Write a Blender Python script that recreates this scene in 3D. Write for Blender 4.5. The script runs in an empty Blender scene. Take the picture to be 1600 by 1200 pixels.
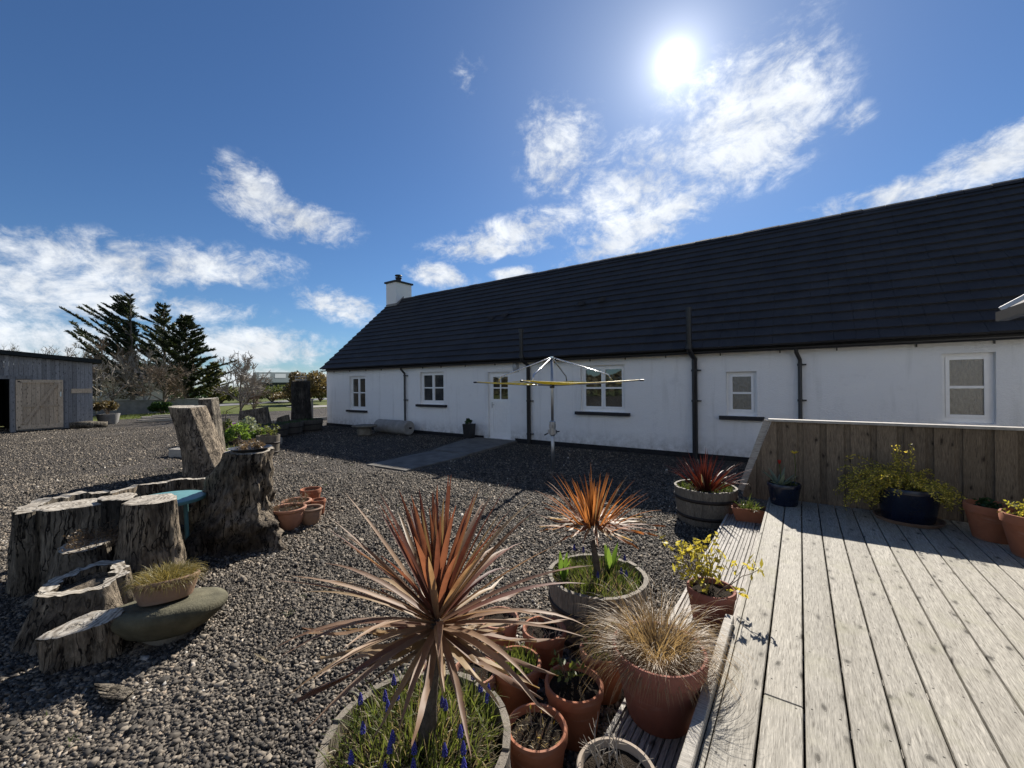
import bpy, bmesh, math, random
import numpy as np
from mathutils import Vector, Matrix, noise as mnoise
R = math.radians
scene = bpy.context.scene
COL = scene.collection

# ------------------------------------------------------------------ camera
EYE = 1.75
YAW = math.atan2(.5753, .818)          # the lens points this far left of the cottage wall's normal
ROLL = R(.59)
fw = Vector((-math.sin(YAW), math.cos(YAW), 0)); rt = Vector((math.cos(YAW), math.sin(YAW), 0)); up = Vector((0, 0, 1))
cr = rt * math.cos(ROLL) - up * math.sin(ROLL); cu = rt * math.sin(ROLL) + up * math.cos(ROLL)
cd = bpy.data.cameras.new('camera'); cam = bpy.data.objects.new('camera', cd); COL.objects.link(cam)
cd.sensor_width = 36; cd.lens = 14.4; cd.clip_start = .05; cd.clip_end = 6000
cam.matrix_world = Matrix(((cr.x, cu.x, -fw.x, 0), (cr.y, cu.y, -fw.y, 0), (cr.z, cu.z, -fw.z, EYE), (0, 0, 0, 1)))
scene.camera = cam

# ------------------------------------------------------------------ sun, sky, exposure
SUN_EL, SUN_AZ = R(35.9), R(-13.0)      # azimuth from +Y towards +X
sun_dir = Vector((math.sin(SUN_AZ) * math.cos(SUN_EL), math.cos(SUN_AZ) * math.cos(SUN_EL), math.sin(SUN_EL)))
sl = bpy.data.lights.new('sun', 'SUN'); sl.energy = 5.0; sl.angle = R(.53); sl.color = (1, .94, .85)
so = bpy.data.objects.new('sun', sl); COL.objects.link(so); so.rotation_euler = sun_dir.to_track_quat('Z', 'Y').to_euler()
so.location = sun_dir * 40
world = bpy.data.worlds.new('World'); scene.world = world; world.use_nodes = True
scene.view_settings.view_transform = 'Standard'; scene.view_settings.look = 'None'
scene.view_settings.gamma = 1; scene.view_settings.exposure = 0.82; scene.view_settings.use_curve_mapping = False
scene.cycles.use_denoising = True
scene.cycles.max_bounces = 7; scene.cycles.diffuse_bounces = 3; scene.cycles.glossy_bounces = 3
scene.cycles.transmission_bounces = 4; scene.cycles.transparent_max_bounces = 6
scene.cycles.caustics_reflective = False; scene.cycles.caustics_refractive = False
SKY = .09

def ray(px, py):                        # direction of a point in the 1600x1200 photograph
    dx, dy = px - 800., 600. - py
    v = rt * (dx * math.cos(ROLL) + dy * math.sin(ROLL)) + fw * 640. + up * (-dx * math.sin(ROLL) + dy * math.cos(ROLL))
    return v.normalized()

wt = world.node_tree; wt.nodes.clear()
def wn(t, **k):
    n = wt.nodes.new(t)
    for a, b in k.items(): setattr(n, a, b)
    return n
def wl(a, b): wt.links.new(a, b)
def wmath(op, a, b=None, clamp=False):
    n = wn('ShaderNodeMath', operation=op, use_clamp=clamp)
    for i, s in enumerate((a, b)):
        if s is None: continue
        if hasattr(s, 'links'): wl(s, n.inputs[i])
        else: n.inputs[i].default_value = s
    return n.outputs[0]
sky = wn('ShaderNodeTexSky'); sky.sky_type = 'NISHITA'; sky.sun_disc = False
sky.sun_elevation = SUN_EL; sky.sun_rotation = SUN_AZ; sky.altitude = 20; sky.air_density = 1.0; sky.dust_density = .12; sky.ozone_density = 3.0
tc = wn('ShaderNodeTexCoord'); D = tc.outputs['Generated']
# clouds: centre, a point on the long axis, half length, half width (given as sky directions), weight
clouds = [((1165,200),(1300,125),150,66,1.12), ((1010,285),(1150,225),145,58,1.0), ((1250,150),(1310,130),60,30,1.0), ((870,245),(930,280),80,36,1.05), ((1010,350),(1150,290),165,36,1.1),
          ((960,385),(1100,330),130,24,1.1), ((800,370),(870,350),150,28,1.1), ((770,390),(850,386),125,15,1.2), ((395,305),(450,340),80,36,1.15), ((470,345),(560,370),100,32,1.2), ((685,430),(690,400),24,24,1.3),
          ((95,395),(250,400),150,45,1.0), ((250,415),(450,428),250,44,1.1), ((60,455),(300,480),260,60,1.0), ((300,480),(480,505),160,30,.8), ((530,478),(590,492),80,30,1.15),
          ((120,540),(500,545),430,50,1.0), ((400,545),(520,548),140,42,1.25), ((450,590),(600,592),340,26,1.15), ((100,600),(300,600),300,30,1.0), ((1410,300),(1500,275),150,22,1.1), ((1575,238),(1620,220),110,42,1.15),
          ((805,428),(860,424),45,13,1.3), ((735,120),(770,112),40,11,.55), ((838,170),(870,158),34,10,.6), ((1330,188),(1370,165),42,15,.85), ((1175,110),(1200,90),40,22,.9), ((35,350),(80,360),40,25,.3)]
acc = None
for (c, e, a, b, w) in clouds:
    c0 = ray(*c); lx = (ray(*e) - c0); lx = (lx - c0 * lx.dot(c0)).normalized(); lz = c0.cross(lx)
    k = c0.dot(fw) / 640.                # photo pixels to direction units here
    m = Matrix((lx, c0, lz)).transposed()
    mp = wn('ShaderNodeMapping', vector_type='TEXTURE'); mp.inputs['Location'].default_value = c0
    mp.inputs['Rotation'].default_value = m.to_euler(); mp.inputs['Scale'].default_value = (a * k, 1.2, b * k)
    wl(D, mp.inputs['Vector'])
    ln = wn('ShaderNodeVectorMath', operation='LENGTH'); wl(mp.outputs[0], ln.inputs[0])
    mr = wn('ShaderNodeMapRange', interpolation_type='SMOOTHSTEP'); wl(ln.outputs['Value'], mr.inputs['Value'])
    for nm, v in (('From Min', 1.45), ('From Max', .1), ('To Min', 0), ('To Max', w)): mr.inputs[nm].default_value = v
    acc = mr.outputs[0] if acc is None else wmath('MAXIMUM', acc, mr.outputs[0])
# cloud added outside the view, its cover raised to brighten the shaded wall
sx = wn('ShaderNodeSeparateXYZ'); wl(D, sx.inputs[0])
def wnoise(sc_, det, rough, dist=0., squash=(1, 1, 1)):
    mp = wn('ShaderNodeMapping'); mp.inputs['Scale'].default_value = squash; wl(D, mp.inputs['Vector'])
    n = wn('ShaderNodeTexNoise'); wl(mp.outputs[0], n.inputs['Vector'])
    n.inputs['Scale'].default_value = sc_; n.inputs['Detail'].default_value = det; n.inputs['Roughness'].default_value = rough; n.inputs['Distortion'].default_value = dist
    return n.outputs['Fac']
n1 = wnoise(7.5, 12, .66, .5, (1, 1, 1.6)); n2 = wnoise(26, 8, .68, .4, (1, 1, 1.4))
fb = wmath('ADD', wmath('MULTIPLY', wmath('SUBTRACT', n1, .5), 3.7), wmath('MULTIPLY', wmath('SUBTRACT', n2, .5), 2.5))
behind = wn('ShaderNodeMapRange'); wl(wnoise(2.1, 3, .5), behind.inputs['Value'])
dotf = wn('ShaderNodeVectorMath', operation='DOT_PRODUCT'); wl(D, dotf.inputs[0]); dotf.inputs[1].default_value = fw
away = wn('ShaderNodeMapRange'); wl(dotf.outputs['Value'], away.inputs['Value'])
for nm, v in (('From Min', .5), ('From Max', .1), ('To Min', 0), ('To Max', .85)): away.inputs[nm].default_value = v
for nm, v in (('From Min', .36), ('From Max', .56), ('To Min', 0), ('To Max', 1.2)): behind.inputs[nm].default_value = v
lowsky = wn('ShaderNodeMapRange'); wl(sx.outputs['Z'], lowsky.inputs['Value'])      # added cloud weighted low to light the wall, thinned overhead to darken shaded gravel
for nm, v in (('From Min', .30), ('From Max', .75), ('To Min', 1.15), ('To Max', .25)): lowsky.inputs[nm].default_value = v
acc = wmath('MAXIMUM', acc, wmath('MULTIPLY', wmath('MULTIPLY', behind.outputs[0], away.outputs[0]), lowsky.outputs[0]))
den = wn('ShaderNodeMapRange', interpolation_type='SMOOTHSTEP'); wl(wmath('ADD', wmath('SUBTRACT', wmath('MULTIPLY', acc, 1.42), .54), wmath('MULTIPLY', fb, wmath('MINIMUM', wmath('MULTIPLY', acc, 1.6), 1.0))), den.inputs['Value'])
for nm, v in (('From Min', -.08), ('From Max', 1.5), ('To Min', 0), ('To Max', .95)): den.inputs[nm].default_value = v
# circumsolar light: the bright air and thin cloud round the sun
dots = wn('ShaderNodeVectorMath', operation='DOT_PRODUCT'); wl(D, dots.inputs[0]); dots.inputs[1].default_value = sun_dir
ang = wmath('ARCCOSINE', wmath('MINIMUM', dots.outputs['Value'], 1.0))
def glow(amp, sig): return wmath('MULTIPLY', wmath('EXPONENT', wmath('MULTIPLY', wmath('POWER', wmath('DIVIDE', ang, sig), 1.3), -1.0)), amp)
au = wmath('ADD', wmath('ADD', glow(1.8, R(.75)), glow(.50, R(2.4))), wmath('ADD', glow(.12, R(6)), glow(.09, R(15))))
nz = wn('ShaderNodeMapRange'); wl(n1, nz.inputs['Value'])
for nm, v in (('From Min', .35), ('From Max', .68), ('To Min', .40), ('To Max', .62)): nz.inputs[nm].default_value = v
crad = wmath('ADD', nz.outputs[0], wmath('MULTIPLY', wmath('MINIMUM', au, .6), .8))
ccol = wn('ShaderNodeVectorMath', operation='SCALE'); ccol.inputs[0].default_value = (.93, .97, 1.02); wl(wmath('DIVIDE', crad, SKY), ccol.inputs['Scale'])
tint = wn('ShaderNodeVectorMath', operation='MULTIPLY'); wl(sky.outputs[0], tint.inputs[0]); tint.inputs[1].default_value = (.32, .44, .575)
aur = wn('ShaderNodeVectorMath', operation='SCALE'); aur.inputs[0].default_value = (1, .985, .95); wl(wmath('DIVIDE', au, SKY), aur.inputs['Scale'])
base = wn('ShaderNodeVectorMath', operation='ADD'); wl(tint.outputs[0], base.inputs[0]); wl(aur.outputs[0], base.inputs[1])
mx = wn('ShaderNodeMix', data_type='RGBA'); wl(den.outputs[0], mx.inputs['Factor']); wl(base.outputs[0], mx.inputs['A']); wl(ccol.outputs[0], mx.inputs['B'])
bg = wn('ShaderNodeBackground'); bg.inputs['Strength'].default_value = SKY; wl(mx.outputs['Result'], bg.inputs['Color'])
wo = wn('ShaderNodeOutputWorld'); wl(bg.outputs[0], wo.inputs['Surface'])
world.cycles.sampling_method = 'MANUAL'; world.cycles.sample_map_resolution = 1024

# ------------------------------------------------------------------ materials
class NT:
    def __init__(s, name):
        s.m = bpy.data.materials.new(name); s.m.use_nodes = True; s.t = s.m.node_tree; s.t.nodes.clear()
        s.out = s.t.nodes.new('ShaderNodeOutputMaterial')
    def n(s, t, ins=None, **k):
        x = s.t.nodes.new(t)
        for a, b in k.items(): setattr(x, a, b)
        for a, b in (ins or {}).items(): s.set(x.inputs[a], b)
        return x
    def set(s, sock, v):
        if hasattr(v, 'links'): s.t.links.new(v, sock)
        else:
            if sock.type == 'RGBA' and len(v) == 3: v = (*v, 1)
            sock.default_value = v
    def co(s, kind='Object', scale=(1, 1, 1), off=None):
        o = s.n('ShaderNodeTexCoord').outputs[kind]
        mp = s.n('ShaderNodeMapping', {'Vector': o, 'Scale': scale})
        if off is not None: s.set(mp.inputs['Location'], off)
        return mp.outputs[0]
    def rnd(s): return s.n('ShaderNodeObjectInfo').outputs['Random']
    def noise(s, vec, sc, det=4, rough=.55, dist=0.):
        return s.n('ShaderNodeTexNoise', {'Vector': vec, 'Scale': sc, 'Detail': det, 'Roughness': rough, 'Distortion': dist}).outputs['Fac']
    def voro(s, vec, sc, feat='F1', out='Distance', rand=1.):
        return s.n('ShaderNodeTexVoronoi', {'Vector': vec, 'Scale': sc, 'Randomness': rand}, feature=feat).outputs[out]
    def ramp(s, fac, stops):
        x = s.n('ShaderNodeValToRGB', {'Fac': fac}); cr_ = x.color_ramp
        while len(cr_.elements) < len(stops): cr_.elements.new(.5)
        for e, (p, c) in zip(cr_.elements, stops):
            e.position = p; e.color = (*c, 1) if hasattr(c, '__len__') else (c, c, c, 1)
        return x.outputs['Color']
    def mix(s, f, a, b, mode='MIX'):
        x = s.n('ShaderNodeMix', data_type='RGBA', blend_type=mode); s.set(x.inputs['Factor'], f); s.set(x.inputs['A'], a); s.set(x.inputs['B'], b)
        return x.outputs['Result']
    def math(s, op, a, b=0., clamp=False):
        x = s.n('ShaderNodeMath', operation=op, use_clamp=clamp); s.set(x.inputs[0], a); s.set(x.inputs[1], b); return x.outputs[0]
    def bump(s, h, st=.4, d=.01, nrm=None):
        x = s.n('ShaderNodeBump', {'Height': h, 'Strength': st, 'Distance': d})
        if nrm is not None: s.set(x.inputs['Normal'], nrm)
        return x.outputs[0]
    def pri(s, col, rough=.7, nrm=None, spec=.4, metal=0., **k):
        x = s.n('ShaderNodeBsdfPrincipled', {'Base Color': col, 'Roughness': rough, 'Specular IOR Level': spec, 'Metallic': metal})
        if nrm is not None: s.set(x.inputs['Normal'], nrm)
        for a, b in k.items(): s.set(x.inputs[a], b)
        return x.outputs[0]
    def done(s, sh): s.t.links.new(sh, s.out.inputs['Surface']); return s.m
M = {}
def hsv(c, f): return tuple(min(1, x * f) for x in c)
def plain(name, col, rough=.6, spec=.4, metal=0., var=.25, sc=9., bump=.15, dist=.004):
    t = NT(name); v = t.co(); n = t.noise(v, sc, 6, .6); f = t.noise(v, sc * 9, 3)
    c = t.ramp(n, [(.25, hsv(col, 1 - var)), (.75, hsv(col, 1 + var))])
    M[name] = t.done(t.pri(c, rough, t.bump(f, bump, dist), spec, metal)); return M[name]
def wood(name, col, dark, axis, knots=True, var=.3, rough=.75, grain=1., moss=None, screws=False):
    """weathered softwood, grain along axis (0 x, 1 y, 2 z)"""
    t = NT(name); r = t.rnd()
    off = t.n('ShaderNodeCombineXYZ', {'X': t.math('MULTIPLY', r, 37.), 'Y': t.math('MULTIPLY', r, 71.), 'Z': t.math('MULTIPLY', r, 53.)}).outputs[0]
    s = [190. * grain] * 3; s[axis] = 15.0 * grain
    g0 = t.noise(t.co('Object', tuple(s), off), 1., 4, .6, .8)
    sw = [26.] * 3; sw[axis] = 1.1
    wv_ = t.noise(t.co('Object', tuple(sw), off), 1., 2, .5, .3)
    g1 = t.n('ShaderNodeMath', {0: t.math('MULTIPLY', wv_, 60.)}, operation='SINE').outputs[0]
    g = t.math('ADD', g0, t.math('MULTIPLY', g1, .045))
    s2 = [9.] * 3; s2[axis] = .8
    b = t.noise(t.co('Object', tuple(s2), off), 1., 4, .6, .4)
    c = t.ramp(g, [(.28, hsv(dark, .9)), (.43, hsv(col, .8)), (.54, col), (.73, hsv(col, 1.5))])
    c = t.mix(t.ramp(b, [(.3, .35), (.55, 0.)]), c, hsv(dark, 1.25), 'MIX')
    c = t.mix(.55, c, t.mix(1., c, t.ramp(r, [(0, 1 - var), (1, 1 + var * .4)]), 'MULTIPLY'))
    h = g
    if knots:
        sp_ = t.n('ShaderNodeSeparateXYZ', {0: t.n('ShaderNodeTexCoord').outputs['Object']}).outputs
        cr2 = t.math('ADD', sp_[0], sp_[1]) if axis == 2 else sp_[0]
        kv = t.n('ShaderNodeCombineXYZ', {'X': t.math('ADD', t.math('MULTIPLY', cr2, 10.), t.math('MULTIPLY', r, 37.)), 'Y': t.math('ADD', t.math('MULTIPLY', sp_[axis], 4.4), t.math('MULTIPLY', r, 91.)), 'Z': 0.}).outputs[0]
        wv = t.n('ShaderNodeVectorMath', {0: kv, 1: t.n('ShaderNodeVectorMath', {0: t.n('ShaderNodeTexNoise', {'Vector': kv, 'Scale': 2.5}).outputs['Color'], 'Scale': .35}, operation='SCALE').outputs[0]}, operation='ADD').outputs[0]
        vr = t.n('ShaderNodeTexVoronoi', {'Vector': wv, 'Scale': 1.}, voronoi_dimensions='2D'); d = vr.outputs['Distance']
        pick = t.ramp(t.n('ShaderNodeSeparateColor', {0: vr.outputs['Color']}).outputs[0], [(.56, 0.), (.60, 1.)])
        kk = t.math('MULTIPLY', pick, t.ramp(d, [(.0, 1.), (.06, 1.), (.075, .5), (.10, .75), (.12, .25), (.3, 0.)]))
        c = t.mix(kk, c, hsv(dark, .45)); h = t.math('SUBTRACT', g, t.math('MULTIPLY', kk, .5))
    if screws:
        sp2 = t.n('ShaderNodeSeparateXYZ', {0: t.n('ShaderNodeTexCoord').outputs['Object']}).outputs
        dy = t.math('MULTIPLY', t.math('SUBTRACT', t.math('FRACT', t.math('ADD', t.math('DIVIDE', sp2[1], .45), 30.3)), .5), .45); dx = t.math('SUBTRACT', t.math('ABSOLUTE', sp2[0]), .047)
        dd = t.math('SQRT', t.math('ADD', t.math('MULTIPLY', dx, dx), t.math('MULTIPLY', dy, dy)))
        sc_ = t.ramp(t.math('MULTIPLY', dd, 100.), [(.30, 1.), (.5, 0.)]); c = t.mix(sc_, c, (.03, .025, .02)); h = t.math('SUBTRACT', h, sc_)
    if moss is not None:
        mm = t.noise(t.co('Object', (3, 3, 3), off), 1., 6, .65); c = t.mix(t.ramp(mm, [(.52, 0.), (.72, .6)]), c, moss)
    M[name] = t.done(t.pri(c, rough, t.bump(h, .5, .004), .3)); return M[name]

wood('deck_wood', (.345, .32, .27), (.125, .11, .085), 1, var=.22, moss=(.30, .285, .20), screws=True)
wood('step_wood', (.36, .335, .30), (.15, .135, .115), 1, var=.25)
wood('fence_wood', (.22, .168, .115), (.085, .062, .042), 2, var=.4)
wood('cap_wood', (.5, .47, .42), (.24, .21, .18), 0, knots=False)
wood('shed_wood', (.28, .28, .285), (.11, .108, .11), 2, var=.55)
wood('shed_door_wood', (.58, .46, .33), (.28, .215, .15), 2, var=.35)
wood('stave_wood', (.205, .178, .142), (.075, .062, .048), 2, knots=False, var=.4)
wood('dark_stave', (.10, .092, .08), (.035, .03, .027), 2, knots=False, var=.4)
wood('pale_timber', (.42, .39, .34), (.2, .18, .15), 0, knots=False)

def stumpmat(name, col, dark, bark=.0):
    t = NT(name); o = t.co()
    w = t.n('ShaderNodeTexNoise', {'Vector': o, 'Scale': 3., 'Detail': 3.}).outputs['Color']
    v0 = t.n('ShaderNodeVectorMath', {0: t.co('Object', (21, 21, 3.4)), 1: t.n('ShaderNodeVectorMath', {0: w, 'Scale': 3.2}, operation='SCALE').outputs[0]}, operation='ADD').outputs[0]
    g = t.noise(v0, 1., 10, .72, .2)
    g2 = t.noise(t.co('Object', (60, 60, 5)), 1., 4, .6)
    big = t.noise(o, 3.1, 5, .6)
    v1 = t.n('ShaderNodeVectorMath', {0: t.co('Object', (19, 19, 1.0)), 1: t.n('ShaderNodeVectorMath', {0: w, 'Scale': 2.2}, operation='SCALE').outputs[0]}, operation='ADD').outputs[0]
    cr_ = t.math('ABSOLUTE', t.math('SUBTRACT', t.noise(v1, 1., 3, .5), .5))
    c = t.ramp(g, [(.30, dark), (.45, hsv(col, .6)), (.55, col), (.72, hsv(col, 1.6))])
    c = t.mix(t.ramp(g2, [(.3, .45), (.6, 0.)]), c, hsv(dark, .8))
    c = t.mix(t.ramp(big, [(.48 - bark, 0.), (.66 - bark, .8)]), c, hsv(dark, .75))
    ck = t.math('MULTIPLY', t.ramp(cr_, [(0., 1.), (.016, .9), (.03, 0.)]), t.ramp(t.noise(o, 5., 3), [(.36, 0.), (.5, 1.)]))
    c = t.mix(ck, c, hsv(dark, .3))
    h = t.math('SUBTRACT', t.math('ADD', g, t.math('MULTIPLY', g2, .35)), t.math('MULTIPLY', ck, .7))
    M[name] = t.done(t.pri(c, .85, t.bump(h, 1., .045), .25))
stumpmat('stump_wood', (.34, .275, .20), (.06, .044, .032))
stumpmat('stump_grey', (.28, .24, .185), (.05, .04, .032))
stumpmat('stump_dark', (.10, .088, .075), (.03, .026, .022), .1)
stumpmat('stump_gnarl', (.33, .27, .20), (.04, .03, .022), .06)
t = NT('cut_wood'); o = t.co()
ln = t.n('ShaderNodeVectorMath', {0: t.n('ShaderNodeVectorMath', {0: t.co('Object', (1, 1, 0)), 1: t.n('ShaderNodeVectorMath', {0: t.n('ShaderNodeTexNoise', {'Vector': o, 'Scale': 6.}).outputs['Color'], 'Scale': .08}, operation='SCALE').outputs[0]}, operation='ADD').outputs[0]}, operation='LENGTH').outputs['Value']
rg = t.n('ShaderNodeMath', {0: t.math('MULTIPLY', ln, 190.)}, operation='SINE').outputs[0]
nn = t.noise(o, 14., 6, .65)
c = t.ramp(t.math('ADD', t.math('MULTIPLY', rg, .12), nn), [(.3, (.16, .135, .105)), (.5, (.38, .34, .28)), (.75, (.52, .48, .41))])
ck = t.math('MULTIPLY', t.ramp(t.math('ABSOLUTE', t.math('SUBTRACT', t.noise(t.co('Object', (9, 9, 1)), 1., 4, .6), .5)), [(0, 1.), (.012, .6), (.03, 0.)]), t.ramp(nn, [(.45, 0.), (.55, 1.)]))
M['cut_wood'] = t.done(t.pri(t.mix(ck, c, (.05, .04, .03)), .85, t.bump(t.math('SUBTRACT', nn, ck), .6, .012), .25))

def terracotta(name, col):
    t = NT(name); o = t.co(); n = t.noise(o, 7., 7, .65); e = t.noise(t.co('Object', (3, 3, 14)), 1., 5, .6)
    c = t.ramp(n, [(.3, hsv(col, .72)), (.62, col), (.85, hsv(col, 1.3))])
    c = t.mix(t.ramp(e, [(.56, 0.), (.78, .5)]), c, (.42, .36, .31))
    M[name] = t.done(t.pri(c, .82, t.bump(t.noise(o, 90., 3), .2, .002), .3))
terracotta('terracotta', (.36, .135, .07)); terracotta('terracotta_pale', (.40, .20, .13)); terracotta('terracotta_plum', (.29, .11, .075)); terracotta('clay_beige', (.38, .31, .24)); terracotta('clay_faded', (.30, .19, .13))

t = NT('white_render'); o = t.co(); big = t.noise(t.co('Object', (.6, 1, 1.1)), 1., 6, .6); fine = t.noise(o, 38., 6, .7); st = t.noise(t.co('Object', (5, 1, .45)), 1., 5, .6); blot = t.noise(o, 2.6, 8, .7)
c = t.ramp(big, [(.3, (.82, .82, .82)), (.7, (.88, .878, .87))])
c = t.mix(t.ramp(st, [(.55, 0.), (.8, .5)]), c, (.5, .5, .48)); c = t.mix(t.ramp(blot, [(.56, 0.), (.78, .4)]), c, (.55, .555, .55))
low = t.n('ShaderNodeSeparateXYZ', {0: o}).outputs[2]; c = t.mix(t.math('MULTIPLY', t.ramp(low, [(.1, .75), (.55, 0.)]), t.ramp(t.noise(o, 6., 6, .7), [(.35, 0.), (.65, 1.)])), c, (.36, .35, .33))
M['white_render'] = t.done(t.pri(c, .9, t.bump(t.math('ADD', fine, t.math('MULTIPLY', blot, 1.5)), .8, .015), .2))
plain('upvc', (.88, .88, .87), .35, .5, var=.04, bump=.02)
plain('black_plastic', (.016, .016, .018), .42, .5, var=.3)
plain('black_paint', (.018, .017, .02), .6, .4, var=.4, bump=.3)
plain('plinth_black', (.02, .02, .022), .85, .3, var=.5, bump=.5)
t = NT('roof_tile'); o = t.co(); r = t.noise(o, 1.3, 6, .6); f = t.noise(o, 130., 3, .7); sp = t.noise(o, 45., 5, .75)
c = t.ramp(r, [(.3, (.024, .024, .028)), (.7, (.042, .041, .044))])
c = t.mix(t.ramp(t.noise(t.co('Object', (3.0, 1.2, 1.2)), 1., 5, .7), [(.55, 0.), (.75, .5)]), c, (.055, .054, .05)); c = t.mix(t.ramp(sp, [(.66, 0.), (.76, .5)]), c, (.10, .10, .09))
M['roof_tile'] = t.done(t.pri(c, .78, t.bump(f, .5, .004), .35))
t = NT('window_glass'); gl = t.n('ShaderNodeBsdfGlossy', {'Color': (.9, .95, .95), 'Roughness': .02, 'Normal': t.bump(t.noise(t.co(), 2.2, 2), .12, .02)}).outputs[0]
df = t.n('ShaderNodeBsdfDiffuse', {'Color': t.ramp(t.noise(t.co('Object', (1.5, 1, 2)), 2., 3), [(.35, (.008, .009, .01)), (.7, (.06, .058, .052))])}).outputs[0]
M['window_glass'] = t.done(t.n('ShaderNodeMixShader', {0: .15, 1: df, 2: gl}).outputs[0])
t = NT('frosted_glass'); o = t.co('Object', (9, 9, 3)); f = t.noise(o, 4., 6, .7)
gl = t.n('ShaderNodeBsdfGlossy', {'Color': (.8, .8, .78), 'Roughness': .22, 'Normal': t.bump(f, .6, .02)}).outputs[0]
df = t.n('ShaderNodeBsdfDiffuse', {'Color': t.ramp(f, [(.3, (.05, .046, .038)), (.7, (.15, .135, .105))])}).outputs[0]
M['frosted_glass'] = t.done(t.n('ShaderNodeMixShader', {0: .16, 1: df, 2: gl}).outputs[0])
plain('path_concrete', (.15, .14, .125), .92, .25, var=.45, sc=3, bump=.6, dist=.01)
plain('concrete', (.27, .26, .245), .9, .25, var=.3, sc=4, bump=.4)
plain('stone', (.17, .155, .125), .9, .25, var=.45, sc=6, bump=.7, dist=.012)
plain('mossy_stone', (.105, .098, .066), .9, .2, var=.45, sc=7, bump=.7, dist=.01)
plain('soil', (.035, .027, .02), .95, .1, var=.6, sc=22, bump=1., dist=.02)
plain('iron_hoop', (.035, .028, .026), .65, .4, .4, var=.5)
plain('galvanised', (.42, .43, .44), .38, .5, .85, var=.15)
plain('bright_steel', (.62, .63, .64), .25, .5, .9, var=.1)
plain('yellow_cord', (.95, .66, .02), .5, .4, var=.1)
plain('blue_glaze', (.009, .014, .032), .25, .55, var=.3)
plain('turquoise_paint', (.10, .235, .245), .45, .45, var=.2)
plain('cream_wall', (.58, .53, .44), .9, .2, var=.12)
plain('grey_wall', (.26, .255, .25), .9, .2, var=.3, sc=3, bump=.6, dist=.02)
plain('barn_roof', (.13, .16, .15), .6, .4, var=.2); plain('barn_wall', (.04, .05, .045), .8, .3)
plain('skylight', (.42, .45, .42), .5, .4, var=.1)
plain('asphalt', (.16, .16, .165), .9, .3, var=.2, sc=2)
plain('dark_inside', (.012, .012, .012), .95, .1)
plain('felt_roof', (.02, .024, .024), .85, .3, var=.4)
plain('lamp_glass', (.38, .40, .42), .3, .5, var=.08)
plain('tree_bark', (.13, .11, .09), .9, .2, var=.4, sc=12, bump=.7, dist=.02)
plain('pale_bark', (.30, .27, .23), .85, .2, var=.3, sc=10)
plain('brown_twig', (.19, .145, .105), .85, .2, var=.3); plain('grey_twig', (.30, .265, .22), .85, .2, var=.3)
plain('cordyline_bark', (.13, .105, .085), .95, .2, var=.5, sc=30, bump=1., dist=.012)
t = NT('grass_field'); o = t.co(); n = t.noise(o, .08, 5, .6); f = t.noise(o, 4., 6, .7)
c = t.ramp(n, [(.3, (.06, .08, .02)), (.55, (.095, .11, .03)), (.75, (.14, .13, .05))]); c = t.mix(.5, c, t.mix(1., c, t.ramp(f, [(.2, .4), (.8, 1.5)]), 'MULTIPLY'))
M['grass_field'] = t.done(t.pri(c, .95, t.bump(f, .8, .05), .15))
# gravel bed seen between and beyond the loose stones
t = NT('gravel_bed'); o = t.co()
vn = t.n('ShaderNodeTexVoronoi', {'Vector': o, 'Scale': 46.}); vd = vn.outputs['Distance']; vc = t.n('ShaderNodeSeparateColor', {0: vn.outputs['Color']}).outputs[0]
v2 = t.n('ShaderNodeTexVoronoi', {'Vector': o, 'Scale': 21.}); v2c = t.n('ShaderNodeSeparateColor', {0: v2.outputs['Color']}).outputs[1]
pal = [(0., (.018, .015, .013)), (.4, (.055, .046, .038)), (.72, (.105, .088, .07)), (.92, (.20, .17, .135)), (1., (.36, .32, .27))]
c = t.mix(.35, t.ramp(vc, pal), t.ramp(v2c, pal)); c = t.mix(t.ramp(vd, [(.35, 0.), (.75, .85)]), c, (.015, .013, .012))
lg = t.noise(o, .35, 4, .6); c = t.mix(.6, c, t.mix(1., c, t.ramp(lg, [(.3, .55), (.7, 1.5)]), 'MULTIPLY'))
gr = t.noise(o, .55, 5, .65); c = t.mix(t.ramp(gr, [(.66, 0.), (.8, .35)]), c, (.09, .10, .04))
hh = t.math('ADD', t.math('MULTIPLY', t.math('SUBTRACT', 1., vd), 1.), t.math('MULTIPLY', vc, .8))
M['gravel_bed'] = t.done(t.pri(c, .85, t.bump(hh, 1., .022), .3))
t = NT('gravel_stone'); at = t.n('ShaderNodeAttribute', attribute_name='tone').outputs['Fac']
c = t.ramp(at, [(0., (.020, .017, .015)), (.3, (.054, .047, .039)), (.55, (.118, .10, .080)), (.8, (.235, .20, .156)), (.93, (.28, .22, .16)), (1., (.48, .45, .40))])
c = t.mix(.5, c, t.mix(1., c, t.ramp(t.noise(t.co(), 60., 4), [(.3, .6), (.7, 1.35)]), 'MULTIPLY'))
M['gravel_stone'] = t.done(t.pri(c, .8, None, .35))
def leaf(name, a, b, tr=.45, rough=.5, sc=3.):
    t = NT(name); n = t.noise(t.co(), sc, 4, .6); r = t.rnd()
    c = t.ramp(t.math('ADD', t.math('MULTIPLY', n, .7), t.math('MULTIPLY', r, .3)), [(.3, a), (.68, b)])
    p = t.pri(c, rough, None, .4); tl = t.n('ShaderNodeBsdfTranslucent', {'Color': t.mix(1., c, (1.5, 1.35, .9), 'MULTIPLY')}).outputs[0]
    M[name] = t.done(t.n('ShaderNodeMixShader', {0: tr, 1: p, 2: tl}).outputs[0])
leaf('cordyline_upright', (.085, .03, .027), (.21, .085, .055), .4, .55, 9.); leaf('cordyline_outer', (.15, .08, .052), (.36, .24, .15), .35, .55, 6.)
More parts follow.
